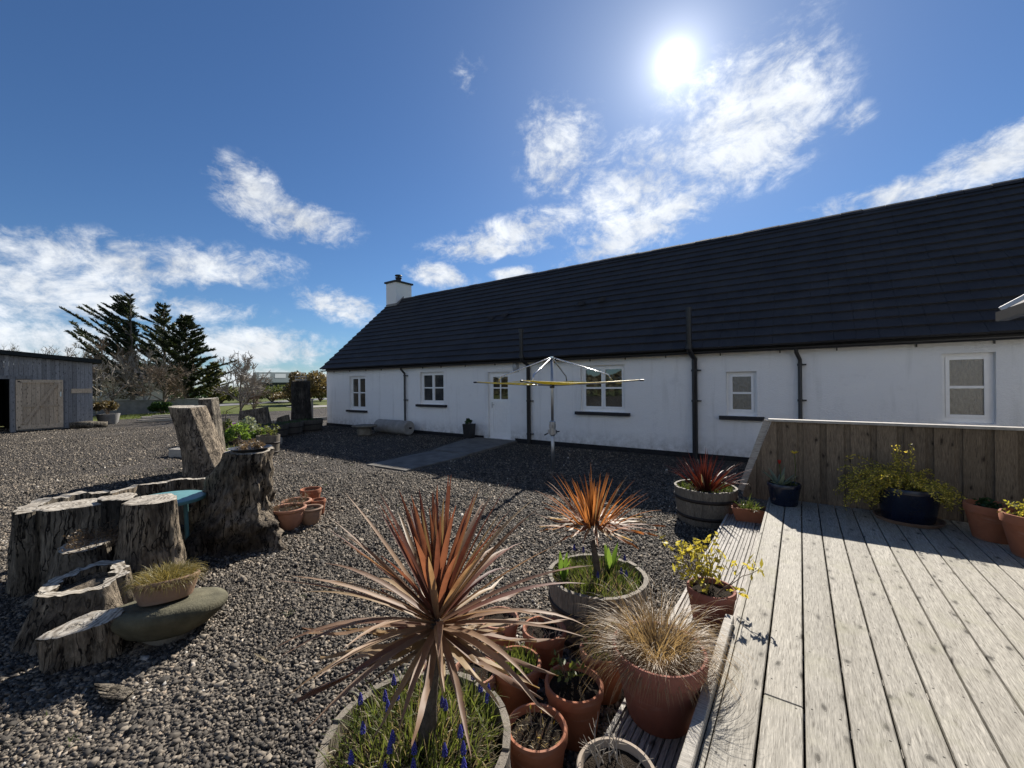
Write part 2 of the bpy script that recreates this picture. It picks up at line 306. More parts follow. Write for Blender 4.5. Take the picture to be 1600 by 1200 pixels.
leaf('cordyline_dry', (.24, .16, .09), (.42, .31, .18), .35); leaf('cordyline_orange', (.15, .055, .025), (.34, .14, .05), .5, .6, 9.)
leaf('phormium_red', (.06, .012, .010), (.14, .03, .02), .18); leaf('grass_green', (.055, .085, .018), (.15, .19, .05), .45); leaf('grass_olive', (.09, .085, .025), (.24, .20, .075), .4)
leaf('sedge_brown', (.15, .10, .055), (.35, .26, .155), .4); leaf('grass_dead', (.22, .18, .11), (.40, .34, .22), .4); leaf('tulip_green', (.07, .135, .025), (.15, .24, .05), .5); leaf('azalea_leaf', (.28, .28, .05), (.5, .42, .08), .5)
leaf('broom_leaf', (.10, .11, .02), (.30, .28, .05), .4); leaf('broom_flower', (.55, .42, .05), (.8, .68, .14), .4); leaf('muscari_blue', (.035, .035, .22), (.09, .09, .45), .25)
leaf('conifer_needle', (.018, .03, .013), (.045, .06, .022), .2); leaf('conifer_olive', (.06, .075, .02), (.13, .14, .04), .3); leaf('hedge_leaf', (.06, .085, .02), (.15, .18, .045), .35); leaf('brown_needle', (.09, .075, .035), (.17, .13, .06), .3)
leaf('box_leaf', (.02, .05, .015), (.05, .10, .03), .3); leaf('heather_brown', (.10, .07, .045), (.22, .16, .10), .25); leaf('aubrieta', (.25, .05, .32), (.45, .12, .55), .3); leaf('petal_red', (.35, .02, .015), (.5, .05, .03), .3); leaf('petal_yellow', (.6, .42, .03), (.8, .6, .08), .3); leaf('silver_leaf', (.16, .20, .13), (.30, .34, .25), .3)

# ------------------------------------------------------------------ helpers
def tag(o, label=None, cat=None, group=None, kind=None):
    if label: o['label'] = label
    if cat: o['category'] = cat
    if group: o['group'] = group
    if kind: o['kind'] = kind
    return o
def thing(name, label, cat, loc=(0, 0, 0), rotz=0., group=None):
    o = bpy.data.objects.new(name, None); COL.objects.link(o); o.empty_display_size = .1
    o.location = loc; o.rotation_euler = (0, 0, rotz)
    return tag(o, label, cat, group)
def offset(o):
    v = Vector((0, 0, 0))
    while o is not None: v += o.location; o = o.parent
    return v
def link(name, me, mat, parent=None, loc=None, rot=None):
    o = bpy.data.objects.new(name, me); COL.objects.link(o)
    if mat is not None and not me.materials: me.materials.append(M[mat] if isinstance(mat, str) else mat)
    if parent is not None: o.parent = parent
    if loc is not None: o.location = loc
    if rot is not None: o.rotation_euler = rot
    return o
def copy_tree(o, parent=None):
    c = o.copy(); COL.objects.link(c)
    if parent is not None: c.parent = parent
    for ch in o.children: copy_tree(ch, c)
    return c
class MB:
    def __init__(s): s.v = []; s.f = []
    def add(s, vs, fs):
        k = len(s.v); s.v.extend(tuple(p) for p in vs); s.f.extend(tuple(i + k for i in f) for f in fs); return s
    def box(s, x0, x1, y0, y1, z0, z1):
        return s.add([(x0, y0, z0), (x1, y0, z0), (x1, y1, z0), (x0, y1, z0), (x0, y0, z1), (x1, y0, z1), (x1, y1, z1), (x0, y1, z1)],
                     [(3, 2, 1, 0), (4, 5, 6, 7), (0, 1, 5, 4), (1, 2, 6, 5), (2, 3, 7, 6), (3, 0, 4, 7)])
    def bar(s, p0, p1, w, h, upv=(0, 0, 1)):
        """box beam from p0 to p1, w across, h along upv"""
        p0 = Vector(p0); p1 = Vector(p1); d = (p1 - p0).normalized(); sd = d.cross(Vector(upv)).normalized(); u2 = sd.cross(d)
        vs = [p + sd * a * w / 2 + u2 * b * h / 2 for p in (p0, p1) for a, b in ((-1, -1), (1, -1), (1, 1), (-1, 1))]
        return s.add(vs, [(0, 1, 2, 3), (7, 6, 5, 4), (4, 5, 1, 0), (5, 6, 2, 1), (6, 7, 3, 2), (7, 4, 0, 3)])
    def tube(s, pts, rad, n=8, cap=True):
        pts = [Vector(p) for p in pts]; m = len(pts)
        if not hasattr(rad, '__len__'): rad = [rad] * m
        vs = []; ref = None
        for i, p in enumerate(pts):
            d = (pts[min(i + 1, m - 1)] - pts[max(i - 1, 0)])
            if d.length < 1e-9: d = Vector((0, 0, 1))
            d.normalize()
            if ref is None: ref = d.orthogonal().normalized()
            ref = (ref - d * ref.dot(d))
            ref = ref.normalized() if ref.length > 1e-6 else d.orthogonal().normalized()
            b = d.cross(ref)
            for j in range(n):
                a = 2 * math.pi * j / n; vs.append(p + (ref * math.cos(a) + b * math.sin(a)) * rad[i])
        fs = [(i * n + j, i * n + (j + 1) % n, (i + 1) * n + (j + 1) % n, (i + 1) * n + j) for i in range(m - 1) for j in range(n)]
        if cap: fs += [tuple(range(n - 1, -1, -1)), tuple((m - 1) * n + j for j in range(n))]
        return s.add(vs, fs)
    def lathe(s, prof, n=32, cx=0., cy=0., cap=False, wob=None):
        vs = []
        for r, z in prof:
            for j in range(n):
                a = 2 * math.pi * j / n; q = r * (1 + (wob(a, z) if wob else 0)); vs.append((cx + q * math.cos(a), cy + q * math.sin(a), z))
        m = len(prof)
        fs = [(i * n + j, i * n + (j + 1) % n, (i + 1) * n + (j + 1) % n, (i + 1) * n + j) for i in range(m - 1) for j in range(n)]
        if cap: fs += [tuple(range(n - 1, -1, -1)), tuple((m - 1) * n + j for j in range(n))]
        return s.add(vs, fs)
    def strip(s, p, d, upv, L, w, droop, seg=6, fold=.25, taper=.6, curl=0.):
        """a strap leaf: starts at p along d, bends down, V-folded; widest at taper"""
        p = Vector(p); d = Vector(d).normalized(); vs = []; sd = d.cross(Vector(upv))
        sd = sd.normalized() if sd.length > 1e-4 else d.orthogonal().normalized()
        for i in range(seg + 1):
            t = i / seg
            ww = w * (.55 + .45 * min(1, t / max(taper * .5, 1e-3))) * (1 - max(0, (t - taper) / (1 - taper)) ** 1.6) * .5 + .0006
            nrm = sd.cross(d)
            vs += [p - sd * ww, p - nrm * ww * fold * 2, p + sd * ww]
            d = (d + Vector((0, 0, -1)) * droop / seg * (.4 + 1.4 * t) + sd * curl / seg).normalized(); p = p + d * L / seg
            sd = (sd - d * sd.dot(d)).normalized()
        fs = []
        for i in range(seg):
            k = i * 3; fs += [(k, k + 1, k + 4, k + 3), (k + 1, k + 2, k + 5, k + 4)]
        return s.add(vs, fs)
    def blade(s, p, d, sd, L, w, droop, seg=3):
        p = Vector(p); d = Vector(d).normalized(); sd = Vector(sd); vs = []
        for i in range(seg + 1):
            ww = w * .5 * (1 - (i / seg) ** 1.5) + .0002; vs += [p - sd * ww, p + sd * ww]
            d = (d + Vector((0, 0, -1)) * droop / seg * (.3 + 1.4 * i / seg)).normalized(); p = p + d * L / seg
        return s.add(vs, [(2 * i, 2 * i + 1, 2 * i + 3, 2 * i + 2) for i in range(seg)])
    def quad(s, c, a, b):
        c = Vector(c); a = Vector(a); b = Vector(b); return s.add([c - a - b, c + a - b, c + a + b, c - a + b], [(0, 1, 2, 3)])
    def dia(s, c, a, b):               # leaf-shaped: tip and base on a, widest on b
        c = Vector(c); a = Vector(a); b = Vector(b); return s.add([c - a, c - a * .1 + b, c + a, c - a * .1 - b], [(0, 1, 2, 3)])
    def mesh(s, name, smooth=False, off=None):
        me = bpy.data.meshes.new(name); vs = s.v
        if off is not None: vs = [(a - off[0], b - off[1], c - off[2]) for a, b, c in vs]
        me.from_pydata(vs, [], s.f); me.update()
        if smooth: me.shade_smooth()
        return me
    def build(s, name, mat, parent=None, smooth=False, world=False, loc=None, rot=None):
        off = offset(parent) if (world and parent is not None) else (Vector(loc) if world and loc is not None else None)
        return link(name, s.mesh(name, smooth, off), mat, parent, loc, rot)
def autosmooth(o, ang=40):
    me = o.data; me.shade_smooth(); me.set_sharp_from_angle(angle=R(ang)); return o
def bevbox(name, sx, sy, sz, b=.004):
    bm = bmesh.new(); bmesh.ops.create_cube(bm, size=1)
    for v in bm.verts: v.co = Vector((v.co.x * sx, v.co.y * sy, v.co.z * sz))
    bmesh.ops.bevel(bm, geom=bm.edges[:], offset=b, segments=1, affect='EDGES')
    me = bpy.data.meshes.new(name); bm.to_mesh(me); bm.free(); return me
def structure(o): o['kind'] = 'structure'; return o
def rdir(rg, up_min=-1., up_max=1.):
    a = rg.uniform(0, 2 * math.pi); z = rg.uniform(up_min, up_max); q = math.sqrt(max(0, 1 - z * z)); return Vector((q * math.cos(a), q * math.sin(a), z))

# ------------------------------------------------------------------ ground
def sheet(name, pts, z, mat, sub=None):
    mb = MB(); mb.add([(x, y, z) for x, y in pts], [tuple(range(len(pts)))]); return structure(mb.build(name, mat))
nx, ny = 90, 90
mb = MB(); gx = [-2500, -1200, -600, -300, -160, -100] + list(np.linspace(-80, 60, 36)) + [90, 160, 300, 700, 2500]; gy = [-2500, -900, -300, -100, -40, 0, 20, 40, 60, 80, 110, 150, 220, 350, 700, 1300, 2500]
vs = []
for y in gy:
    for x in gx:
        d = math.hypot(x, y); z = -.03
        if d > 120: z = -.03 + mnoise.noise(Vector((x * .004, y * .004, 3.))) * min(1., (d - 120) / 400) * 7 - .2
        vs.append((x, y, z))
w_ = len(gx); mb.add(vs, [(j * w_ + i, j * w_ + i + 1, (j + 1) * w_ + i + 1, (j + 1) * w_ + i) for j in range(len(gy) - 1) for i in range(w_ - 1)])
structure(mb.build('ground', 'grass_field', smooth=True))
# gravel yard, gently uneven
mb = MB(); gx = np.linspace(-31, 12, 130); gy = np.linspace(-30, 22, 120); vs = []
for y in gy:
    for x in gx:
        xx = min(max(x, -30.5 + .8 * math.sin(y * .6) + .5 * math.sin(y * 1.7)), 12)
        z = .012 * mnoise.noise(Vector((x * .9, y * .9, 1.))) + .02 * mnoise.noise(Vector((x * .25, y * .25, 5.)))
        vs.append((xx, y, min(z, .012)))
w_ = len(gx); mb.add(vs, [(j * w_ + i, j * w_ + i + 1, (j + 1) * w_ + i + 1, (j + 1) * w_ + i) for j in range(len(gy) - 1) for i in range(w_ - 1)])
structure(mb.build('gravel_yard', 'gravel_bed', smooth=True))

# loose stones of the gravel, real geometry near the lens
rs = np.random.RandomState(7)
def in_view(u, v, pad=.25):
    X = u * rt.x + v * rt.y; Y = u * fw.x + v * fw.y
    return (Y > .9) & (np.abs(X) < 1.27 * Y + pad)
pu, pv, ps = [], [], []
for d0, d1, dens, size in ((0.9, 2.6, 8200, .0065), (2.6, 3.9, 6600, .0069), (3.9, 5.6, 3600, .0082), (5.6, 8.2, 1800, .0092), (8.2, 18., 260, .0098)):
    n = int(dens * (2.9 * d1 * (d1 - d0))); Y = rs.uniform(d0, d1, n); X = rs.uniform(-1.4 * d1 - .5, .9 * d1, n) if d1 < 10 else rs.uniform(-1.4 * d1, .2 * d1, n)
    u = X * rt.x + Y * fw.x; v = X * rt.y + Y * fw.y
    k = (np.abs(X) < 1.28 * Y + (.7 if d1 < 10 else .2)) & (u < -.66) & (v < 9.9) & (v > -4) & ~((v > 5.4) & (u > -8.0 - (v - 5.4) * .17) & (u < -6.4 - (v - 5.4) * .09)) & (u > -30) & (rs.rand(n) < dens * (2.3 * d1 * (d1 - d0)) / n)
    pu.append(u[k]); pv.append(v[k]); ps.append(size * np.exp(rs.normal(0, .32, k.sum())))
pu = np.concatenate(pu); pv = np.concatenate(pv); ps = np.concatenate(ps); n = len(pu)
pyaw = rs.uniform(-math.pi, math.pi, n); ptx = rs.normal(0, .35, n); pty = rs.normal(0, .35, n)
def rot_xyz(k):
    m = []
    for ang_, (i, j) in ((pyaw[k], (0, 1)), (ptx[k], (1, 2)), (pty[k], (0, 2))):
        q = np.zeros((len(ang_), 3, 3)); c_, s_ = np.cos(ang_), np.sin(ang_); o_ = 3 - i - j; q[:, o_, o_] = 1; q[:, i, i] = c_; q[:, j, j] = c_; q[:, i, j] = -s_; q[:, j, i] = s_; m.append(q)
    return m[0] @ m[1] @ m[2]
def stones(k, base, faces):
    """irregular chips: base shape jittered, scaled, turned and dropped on the bed; the hidden underside is left open"""
    m = k.sum(); nv = len(base); r_ = ps[k]
    L = np.array(base, float)[None] * (1 + rs.uniform(-.4, .25, (m, nv, 1))) + rs.uniform(-.3, .3, (m, nv, 3))
    L *= np.stack([r_ * rs.uniform(.75, 1.45, m), r_ * rs.uniform(.6, 1.05, m), r_ * rs.uniform(.4, .8, m)], 1)[:, None, :]
    Q = np.einsum('nij,nkj->nki', rot_xyz(k), L); Q[:, :, 0] += pu[k][:, None]; Q[:, :, 1] += pv[k][:, None]; Q[:, :, 2] += (r_ * rs.uniform(.15, .75, m) + .006)[:, None]
    return Q.reshape(-1, 3), [np.array([f]) + (np.arange(m) * nv)[:, None] for f in faces], nv
near = (pu * fw.x + pv * fw.y) < 2.6
Va, Fa, na = stones(near, [(-1, -1, -1), (1, -1, -1), (1, 1, -1), (-1, 1, -1), (-1, -1, 1), (1, -1, 1), (1, 1, 1), (-1, 1, 1)], [(4, 5, 6, 7), (0, 1, 5, 4), (1, 2, 6, 5), (2, 3, 7, 6), (3, 0, 4, 7)])
Vb, Fb, nb_ = stones(~near, [(-1.2, -1, -1), (1.2, -.9, -1), (.1, 1.3, -1), (-.9, -.7, 1), (.9, -.7, 1), (0, 1., 1)], [(3, 4, 5), (0, 1, 4, 3), (1, 2, 5, 4), (2, 0, 3, 5)])
Fb = [f + len(Va) for f in Fb]; V = np.concatenate([Va, Vb]); fl = Fa + Fb
lens = np.concatenate([np.full(len(f), f.shape[1]) for f in fl]); idx = np.concatenate([f.reshape(-1) for f in fl])
me = bpy.data.meshes.new('gravel'); me.vertices.add(len(V)); me.vertices.foreach_set('co', V.reshape(-1)); me.loops.add(len(idx)); me.loops.foreach_set('vertex_index', idx.astype(np.int32))
me.polygons.add(len(lens)); me.polygons.foreach_set('loop_start', np.concatenate([[0], np.cumsum(lens)[:-1]]).astype(np.int32)); me.update(calc_edges=True)
at = me.attributes.new('tone', 'FLOAT', 'POINT'); big = np.array([mnoise.noise(Vector((a * .55, b * .55, 2.))) + .6 * mnoise.noise(Vector((a * 1.7, b * 1.7, 5.))) for a, b in zip(pu, pv)]); tn = np.clip(rs.beta(1.9, 2.0, n) + .16 * big, 0, 1); at.data.foreach_set('value', np.concatenate([np.repeat(tn[near], na), np.repeat(tn[~near], nb_)]).astype(np.float32))
tag(link('gravel', me, 'gravel_stone'), 'loose angular grey brown gravel covering the yard', 'gravel', kind='stuff')

# concrete path to the back door, two long slabs
pth = structure(thing('path', None, None, (-7.4, 7.6, 0)))
for k, (poly, z) in enumerate(((((-7.72, 5.46), (-6.5, 5.5), (-6.62, 7.55), (-7.9, 7.6)), .034), (((-7.91, 7.61), (-6.63, 7.56), (-6.95, 10.12), (-8.75, 10.12)), .05))):
    mb = MB(); m = len(poly); mb.add([(x, y, -.05) for x, y in poly] + [(x, y, z) for x, y in poly], [tuple(range(m, 2 * m))] + [(i, (i + 1) % m, m + (i + 1) % m, m + i) for i in range(m)])
    mb.build('slab', 'path_concrete', pth, world=True)

# ------------------------------------------------------------------ cottage
WV, WH, UL, UR = 10.18, 2.55, -17.25, 9.5
RV, RZ = 13.9, 6.12
SL = (RZ - 2.50) / (RV - 9.95)
def roofz(v): return 2.50 + (v - 9.95) * SL
house = thing('cottage', 'long single storey white rendered cottage with dark tiled roof', 'house', (UL, WV, 0))
opens = [(-15.53, .74, -14.45, 2.14), (-11.22, 1.06, -10.02, 2.20), (-8.10, .05, -7.23, 2.13), (-4.88, .99, -3.65, 2.22), (-1.34, 1.0, -.76, 1.97), (2.03, 1.0, 2.66, 2.20)]
mb = MB(); ub = sorted({UL, UR, *[o[0] for o in opens], *[o[2] for o in opens]}); DEP = .16
for a, b in zip(ub[:-1], ub[1:]):
    zs = [.0]
    for o in opens:
        if o[0] <= a + 1e-6 and o[2] >= b - 1e-6: zs += [o[1], o[3]]
    zs.append(WH)
    for z0, z1 in zip(zs[0::2], zs[1::2]):
        nsub = max(1, int((b - a) / .8))
        for i in range(nsub):
            x0 = a + (b - a) * i / nsub; x1 = a + (b - a) * (i + 1) / nsub; mb.add([(x0, WV, z0), (x1, WV, z0), (x1, WV, z1), (x0, WV, z1)], [(0, 1, 2, 3)])
for (a, z0, b, z1) in opens:
    mb.add([(a, WV, z0), (a, WV, z1), (a, WV + DEP, z1), (a, WV + DEP, z0)], [(0, 1, 2, 3)]); mb.add([(b, WV, z1), (b, WV, z0), (b, WV + DEP, z0), (b, WV + DEP, z1)], [(0, 1, 2, 3)])
    mb.add([(a, WV, z1), (b, WV, z1), (b, WV + DEP, z1), (a, WV + DEP, z1)], [(0, 1, 2, 3)]); mb.add([(b, WV, z0), (a, WV, z0), (a, WV + DEP, z0), (b, WV + DEP, z0)], [(0, 1, 2, 3)])
BV = 2 * RV - WV
for u_, flip in ((UL, 1), (UR, 0)):
    q = [(u_, WV, 0), (u_, BV, 0), (u_, BV, WH), (u_, RV, RZ - .18), (u_, WV, WH)]; mb.add(q, [tuple(range(5)) if not flip else tuple(range(4, -1, -1))])
mb.add([(UL, BV, 0), (UL, BV, WH), (UR, BV, WH), (UR, BV, 0)], [(0, 1, 2, 3)])
mb.build('wall', 'white_render', house, world=True)
for a, b in ((UL - .02, -8.28), (-7.05, UR + .02)):
    MB().box(a, b, WV - .022, WV + .1, -.05, .11).build('plinth', 'plinth_black', house, world=True)
def window(a, z0, b, z1, cols, rows, glass='window_glass', sill=True, label=None):
    y = WV + .10; fr = .055
    mb = MB(); mb.box(a, a + fr, y, y + .06, z0, z1).box(b - fr, b, y, y + .06, z0, z1).box(a + fr, b - fr, y, y + .06, z1 - fr, z1).box(a + fr, b - fr, y, y + .06, z0, z0 + .085)
    w = mb.build('window', 'upvc', house, world=True)
    cw = (b - a - 2 * fr) / cols
    for c in range(cols):
        x0 = a + fr + c * cw; x1 = x0 + cw; sf = .052; zz0 = z0 + .087; zz1 = z1 - fr - .002; y2 = y - .012
        x0 += .003; x1 -= .003
        mb = MB(); mb.box(x0, x0 + sf, y2, y + .05, zz0, zz1).box(x1 - sf, x1, y2, y + .05, zz0, zz1).box(x0 + sf, x1 - sf, y2, y + .05, zz1 - sf, zz1).box(x0 + sf, x1 - sf, y2, y + .05, zz0, zz0 + sf)
        gh = (zz1 - zz0 - 2 * sf)
        for r in range(1, rows): zc = zz0 + sf + gh * r / rows; mb.box(x0 + sf, x1 - sf, y2 + .004, y + .045, zc - .022, zc + .022)
        mb.build('sash', 'upvc', w, world=True)
        for r in range(rows):
            p0 = zz0 + sf + gh * r / rows + (.022 if r else 0); p1 = zz0 + sf + gh * (r + 1) / rows - (.022 if r < rows - 1 else 0)
            MB().box(x0 + sf, x1 - sf, y + .018, y + .03, p0, p1).build('pane', glass, w, world=True)
    if sill:
        MB().box(a - .14, b + .14, WV - .10, WV + .098, z0 - .085, z0 - .004).build('sill', 'black_paint', w, world=True)
window(*opens[0], 2, 2); window(*opens[1], 2, 2); window(*opens[3], 2, 2); window(*opens[4], 1, 2, 'frosted_glass'); window(*opens[5], 1, 2, 'frosted_glass', sill=False)
# back door: frame, leaf with four panes and a boarded lower panel
a, z0, b, z1 = opens[2]; y = WV + .09
mb = MB(); mb.box(a, a + .06, y, y + .07, z0, z1).box(b - .06, b, y, y + .07, z0, z1).box(a + .06, b - .06, y, y + .07, z1 - .06, z1).box(a + .06, b - .06, y - .02, y + .07, z0, z0 + .05)
mb.build('door_frame', 'upvc', house, world=True)
x0, x1 = a + .063, b - .063; d0, d1 = z0 + .052, z1 - .063; y2 = y - .004; st = .085
mb = MB(); mb.box(x0, x0 + st, y2, y + .045, d0, d1).box(x1 - st, x1, y2, y + .045, d0, d1).box(x0 + st, x1 - st, y2, y + .045, d1 - st, d1).box(x0 + st, x1 - st, y2, y + .045, d0, d0 + .12)
zm = 1.22; mb.box(x0 + st, x1 - st, y2, y + .045, zm - .06, zm + .06); xm = (x0 + x1) / 2; zc = (zm + .06 + d1 - st) / 2
mb.box(xm - .02, xm + .02, y2 + .003, y + .04, zm + .06, d1 - st).box(x0 + st, xm - .02, y2 + .003, y + .04, zc - .02, zc + .02).box(xm + .02, x1 - st, y2 + .003, y + .04, zc - .02, zc + .02)
door = mb.build('door', 'upvc', house, world=True)
for xa, xb in ((x0 + st, xm - .02), (xm + .02, x1 - st)):
    for za, zb in ((zm + .06, zc - .02), (zc + .02, d1 - st)): MB().box(xa, xb, y + .018, y + .028, za, zb).build('pane', 'window_glass', door, world=True)
nb = 8; bw = (x1 - x0 - 2 * st) / nb
for i in range(nb): MB().box(x0 + st + i * bw + .003, x0 + st + (i + 1) * bw - .003, y + .008, y + .03, d0 + .12, zm - .06).build('board', 'upvc', door, world=True)
mb = MB(); mb.box(x0 + .03, x0 + .055, y2 - .012, y2, 1.0, 1.18).bar((x0 + .042, y2 - .03, 1.10), (x0 + .15, y2 - .03, 1.10), .014, .018).tube([(x0 + .042, y2 - .03, 1.1), (x0 + .042, y2, 1.1)], .008, 8)
mb.build('handle', 'galvanised', door, world=True)
# roof: sixteen courses of interlocking tiles, each tile a slab of its own within its course
NC = 17; rr = random.Random(4)
def roof_pt(u_, t_, h): # t 0 eave .. 1 ridge on the near slope, h above the plane
    v = 9.95 + (RV - 9.95) * t_; nl = math.hypot(1, SL); return (u_, v - h * SL / nl, roofz(v) + h / nl)
roof = MB(); rl = UL - .09; rrt = UR + .1
for s_ in (0,):
    A = roof_pt(rl + .05, .0, -.05); B = roof_pt(rrt, .0, -.05); C = roof_pt(rrt, 1., -.05); Dd = roof_pt(rl + .05, 1., -.05)
    E_ = (rrt, 2 * RV - 9.95, 2.44); G_ = (rl + .05, 2 * RV - 9.95, 2.44)
    roof.add([A, B, C, Dd, E_, G_], [(0, 1, 2, 3), (3, 2, 4, 5)])
roofo = roof.build('roof', 'roof_tile', house, world=True)
for c in range(NC):
    t0 = c / NC - .006; t1 = (c + 1) / NC + .012; mb = MB(); w = .331; o_ = 0.; x = rl - o_; sag = 0
    while x < rrt:
        xa = max(x + .0018, rl); xb = min(x + w - .0018, rrt)
        if xb > xa + .02:
            j = rr.uniform(-.003, .003) + .010 * mnoise.noise(Vector((x * .35, c * .3, 0))); j2 = rr.uniform(-.0018, .0018); jt = rr.uniform(-.0008, .0008)
            q = [roof_pt(xa, t0 + jt, .006 + j), roof_pt(xb, t0 + jt, .006 + j + j2), roof_pt(xb, t1, -.030), roof_pt(xa, t1, -.030),
                 roof_pt(xa, t0 + jt, .056 + j), roof_pt(xb, t0 + jt, .056 + j + j2), roof_pt(xb, t1, .004), roof_pt(xa, t1, .004)]
            mb.add(q, [(4, 5, 6, 7), (0, 1, 5, 4), (1, 2, 6, 5), (3, 0, 4, 7)])
        x += w
    mb.build('tile_course', 'roof_tile', roofo, world=True)
x = rl
while x < rrt:
    j = rr.uniform(-.009, .009) + .02 * mnoise.noise(Vector((x * .35, 9, 0))); mb = MB(); pr = [(-.19, -.155), (-.13, -.075), (-.05, -.02), (.05, -.02), (.13, -.075), (.19, -.155)]
    vs = [(xx, RV + a_, RZ + .062 + b_ + j) for xx in (x + .004, min(x + .44, rrt)) for a_, b_ in pr]
    mb.add(vs, [(i, i + 1, i + 7, i + 6) for i in range(5)] + [(5, 4, 3, 2, 1, 0), (6, 7, 8, 9, 10, 11)]); mb.build('ridge_tile', 'roof_tile', roofo, world=True); x += .445
# gutter under the eave and rafter brackets
gm = MB(); gv, gz = 9.985, 2.43; n = 8; vs = []
for u_ in (rl + .02, rrt):
    for i in range(n + 1):
        a = math.pi + math.pi * i / n; vs.append((u_, gv + .052 * math.cos(a), gz + .052 * math.sin(a)))
gm.add(vs, [(i, i + 1, n + 2 + i, n + 1 + i) for i in range(n)] + [tuple(range(n + 1))]); gut = gm.build('gutter', 'black_plastic', house, world=True)
MB().box(UL, UR, WV - .05, WV - .002, 2.40, 2.53).build('fascia', 'black_plastic', house, world=True)
u_ = UL + .6
while u_ < 6: MB().box(u_, u_ + .018, WV - .03, WV - .003, 2.335, 2.398).build('bracket', 'black_plastic', house, world=True); u_ += rr.uniform(.9, 1.25)
# pipes
def pipe(u_, r, top, swan=False, name='downpipe', bottom=.0, cl=()):
    mb = MB(); y = WV - .075
    if swan: mb.tube([(u_ - .06, 9.985, 2.40), (u_ - .06, 9.985, 2.33), (u_, y, 2.18), (u_, y, 2.10), (u_, y, bottom + .1), (u_, y - .05, bottom + .03)], r, 10)
    else: mb.tube([(u_ - .06, 9.84, top), (u_ - .06, 9.84, 2.52), (u_ - .05, 9.86, 2.44), (u_, y, 2.28), (u_, y, bottom)], r, 12)
    p = autosmooth(mb.build(name, 'black_plastic', house, world=True), 50)
    for z in cl:
        c_ = MB(); c_.tube([(u_, y, z - .022), (u_, y, z + .022)], r + .012, 12).box(u_ - .012, u_ + r + .07, y - .012, WV, z - .014, z + .014); c_.build('clip', 'black_plastic', p, world=True)
    if not swan:
        c_ = MB(); c_.tube([(u_ - .06, 9.84, top - .06), (u_ - .06, 9.84, top + .01)], r + .016, 12); c_.tube([(u_ - .06, 9.84, 2.50), (u_ - .06, 9.84, 2.60)], r + .014, 12); c_.build('collar', 'black_plastic', p, world=True)
pipe(-11.96, .036, 0, True, cl=(2.1, 1.2, .25)); pipe(.0, .036, 0, True, cl=(2.08, 1.36, .5))
pipe(-6.52, .058, 3.32, False, 'soil_pipe', cl=(1.25, .28)); pipe(-1.98, .06, 3.42, False, 'soil_pipe', cl=(2.02, 1.32))
# bulkhead lamp beside the door
lp = MB().box(-7.10, -6.90, WV - .03, WV - .001, 2.11, 2.43).build('wall_lamp', 'galvanised', house, world=True)
mb = MB(); mb.lathe([(.001, .075), (.055, .07), (.085, .045), (.095, 0)], 20); q = mb.build('lens', 'lamp_glass', lp, True); q.location = (-7.0 - UL, -.03, 2.27); q.scale = (1, 1.55, 1); q.rotation_euler = (R(90), 0, 0)
# tile vents
for px_, t_ in ((-9.0, .43), (-8.45, .44), (-5.55, .46), (-4.9, .47)):
    p = roof_pt(px_, t_, .075); mb = MB(); mb.add([(p[0] - .10, p[1] - .12, p[2] - .05), (p[0] + .10, p[1] - .12, p[2] - .05), (p[0] + .12, p[1] + .1, p[2] + .10), (p[0] - .12, p[1] + .1, p[2] + .10), (p[0] - .08, p[1] - .1, p[2] + .06), (p[0] + .08, p[1] - .1, p[2] + .06)], [(0, 1, 5, 4), (4, 5, 2, 3), (0, 4, 3), (1, 2, 5)])
    mb.build('tile_vent', 'roof_tile', roofo, world=True)
# chimney on the far gable
ch = MB(); c0, c1, v0, v1 = -17.22, -16.46, 13.42, 14.42; ch.box(c0, c1, v0, v1, 5.2, 6.92); cho = ch.build('chimney', 'white_render', house, world=True)
MB().box(c0 - .07, c1 + .07, v0 - .07, v1 + .07, 6.92, 7.0).build('chimney_cap', 'black_paint', cho, world=True)
mb = MB(); mb.lathe([(.001, 7.001), (.15, 7.001), (.13, 7.22), (.17, 7.23), (.17, 7.27), (.001, 7.275)], 16, (c0 + c1) / 2, 13.9); mb.build('chimney_pot', 'black_paint', cho, world=True)
mb = MB()
for i in range(4): a = i * math.pi / 2 + .6; mb.tube([((c0 + c1) / 2 + .12 * math.cos(a), 13.9 + .12 * math.sin(a), 7.27), ((c0 + c1) / 2 + .12 * math.cos(a), 13.9 + .12 * math.sin(a), 7.36)], .012, 6)
mb.lathe([(.001, 7.36), (.19, 7.36), (.17, 7.40), (.001, 7.42)], 16, (c0 + c1) / 2, 13.9); mb.build('cowl', 'black_paint', cho, world=True)
mb = MB()
for s_ in (-1, 1):
    pass
mb.box(c0 - .012, c1 + .012, v0 - .012, v0 + .01, roofz(v0) - .1, roofz(v0) + .17); mb.add([(c1 + .012, v0, roofz(v0) - .05), (c1 + .012, RV, RZ - .05), (c1 + .012, RV, RZ + .16), (c1 + .012, v0, roofz(v0) + .16)], [(0, 1, 2, 3)])
mb.build('lead_flashing', 'grey_wall', cho, world=True)
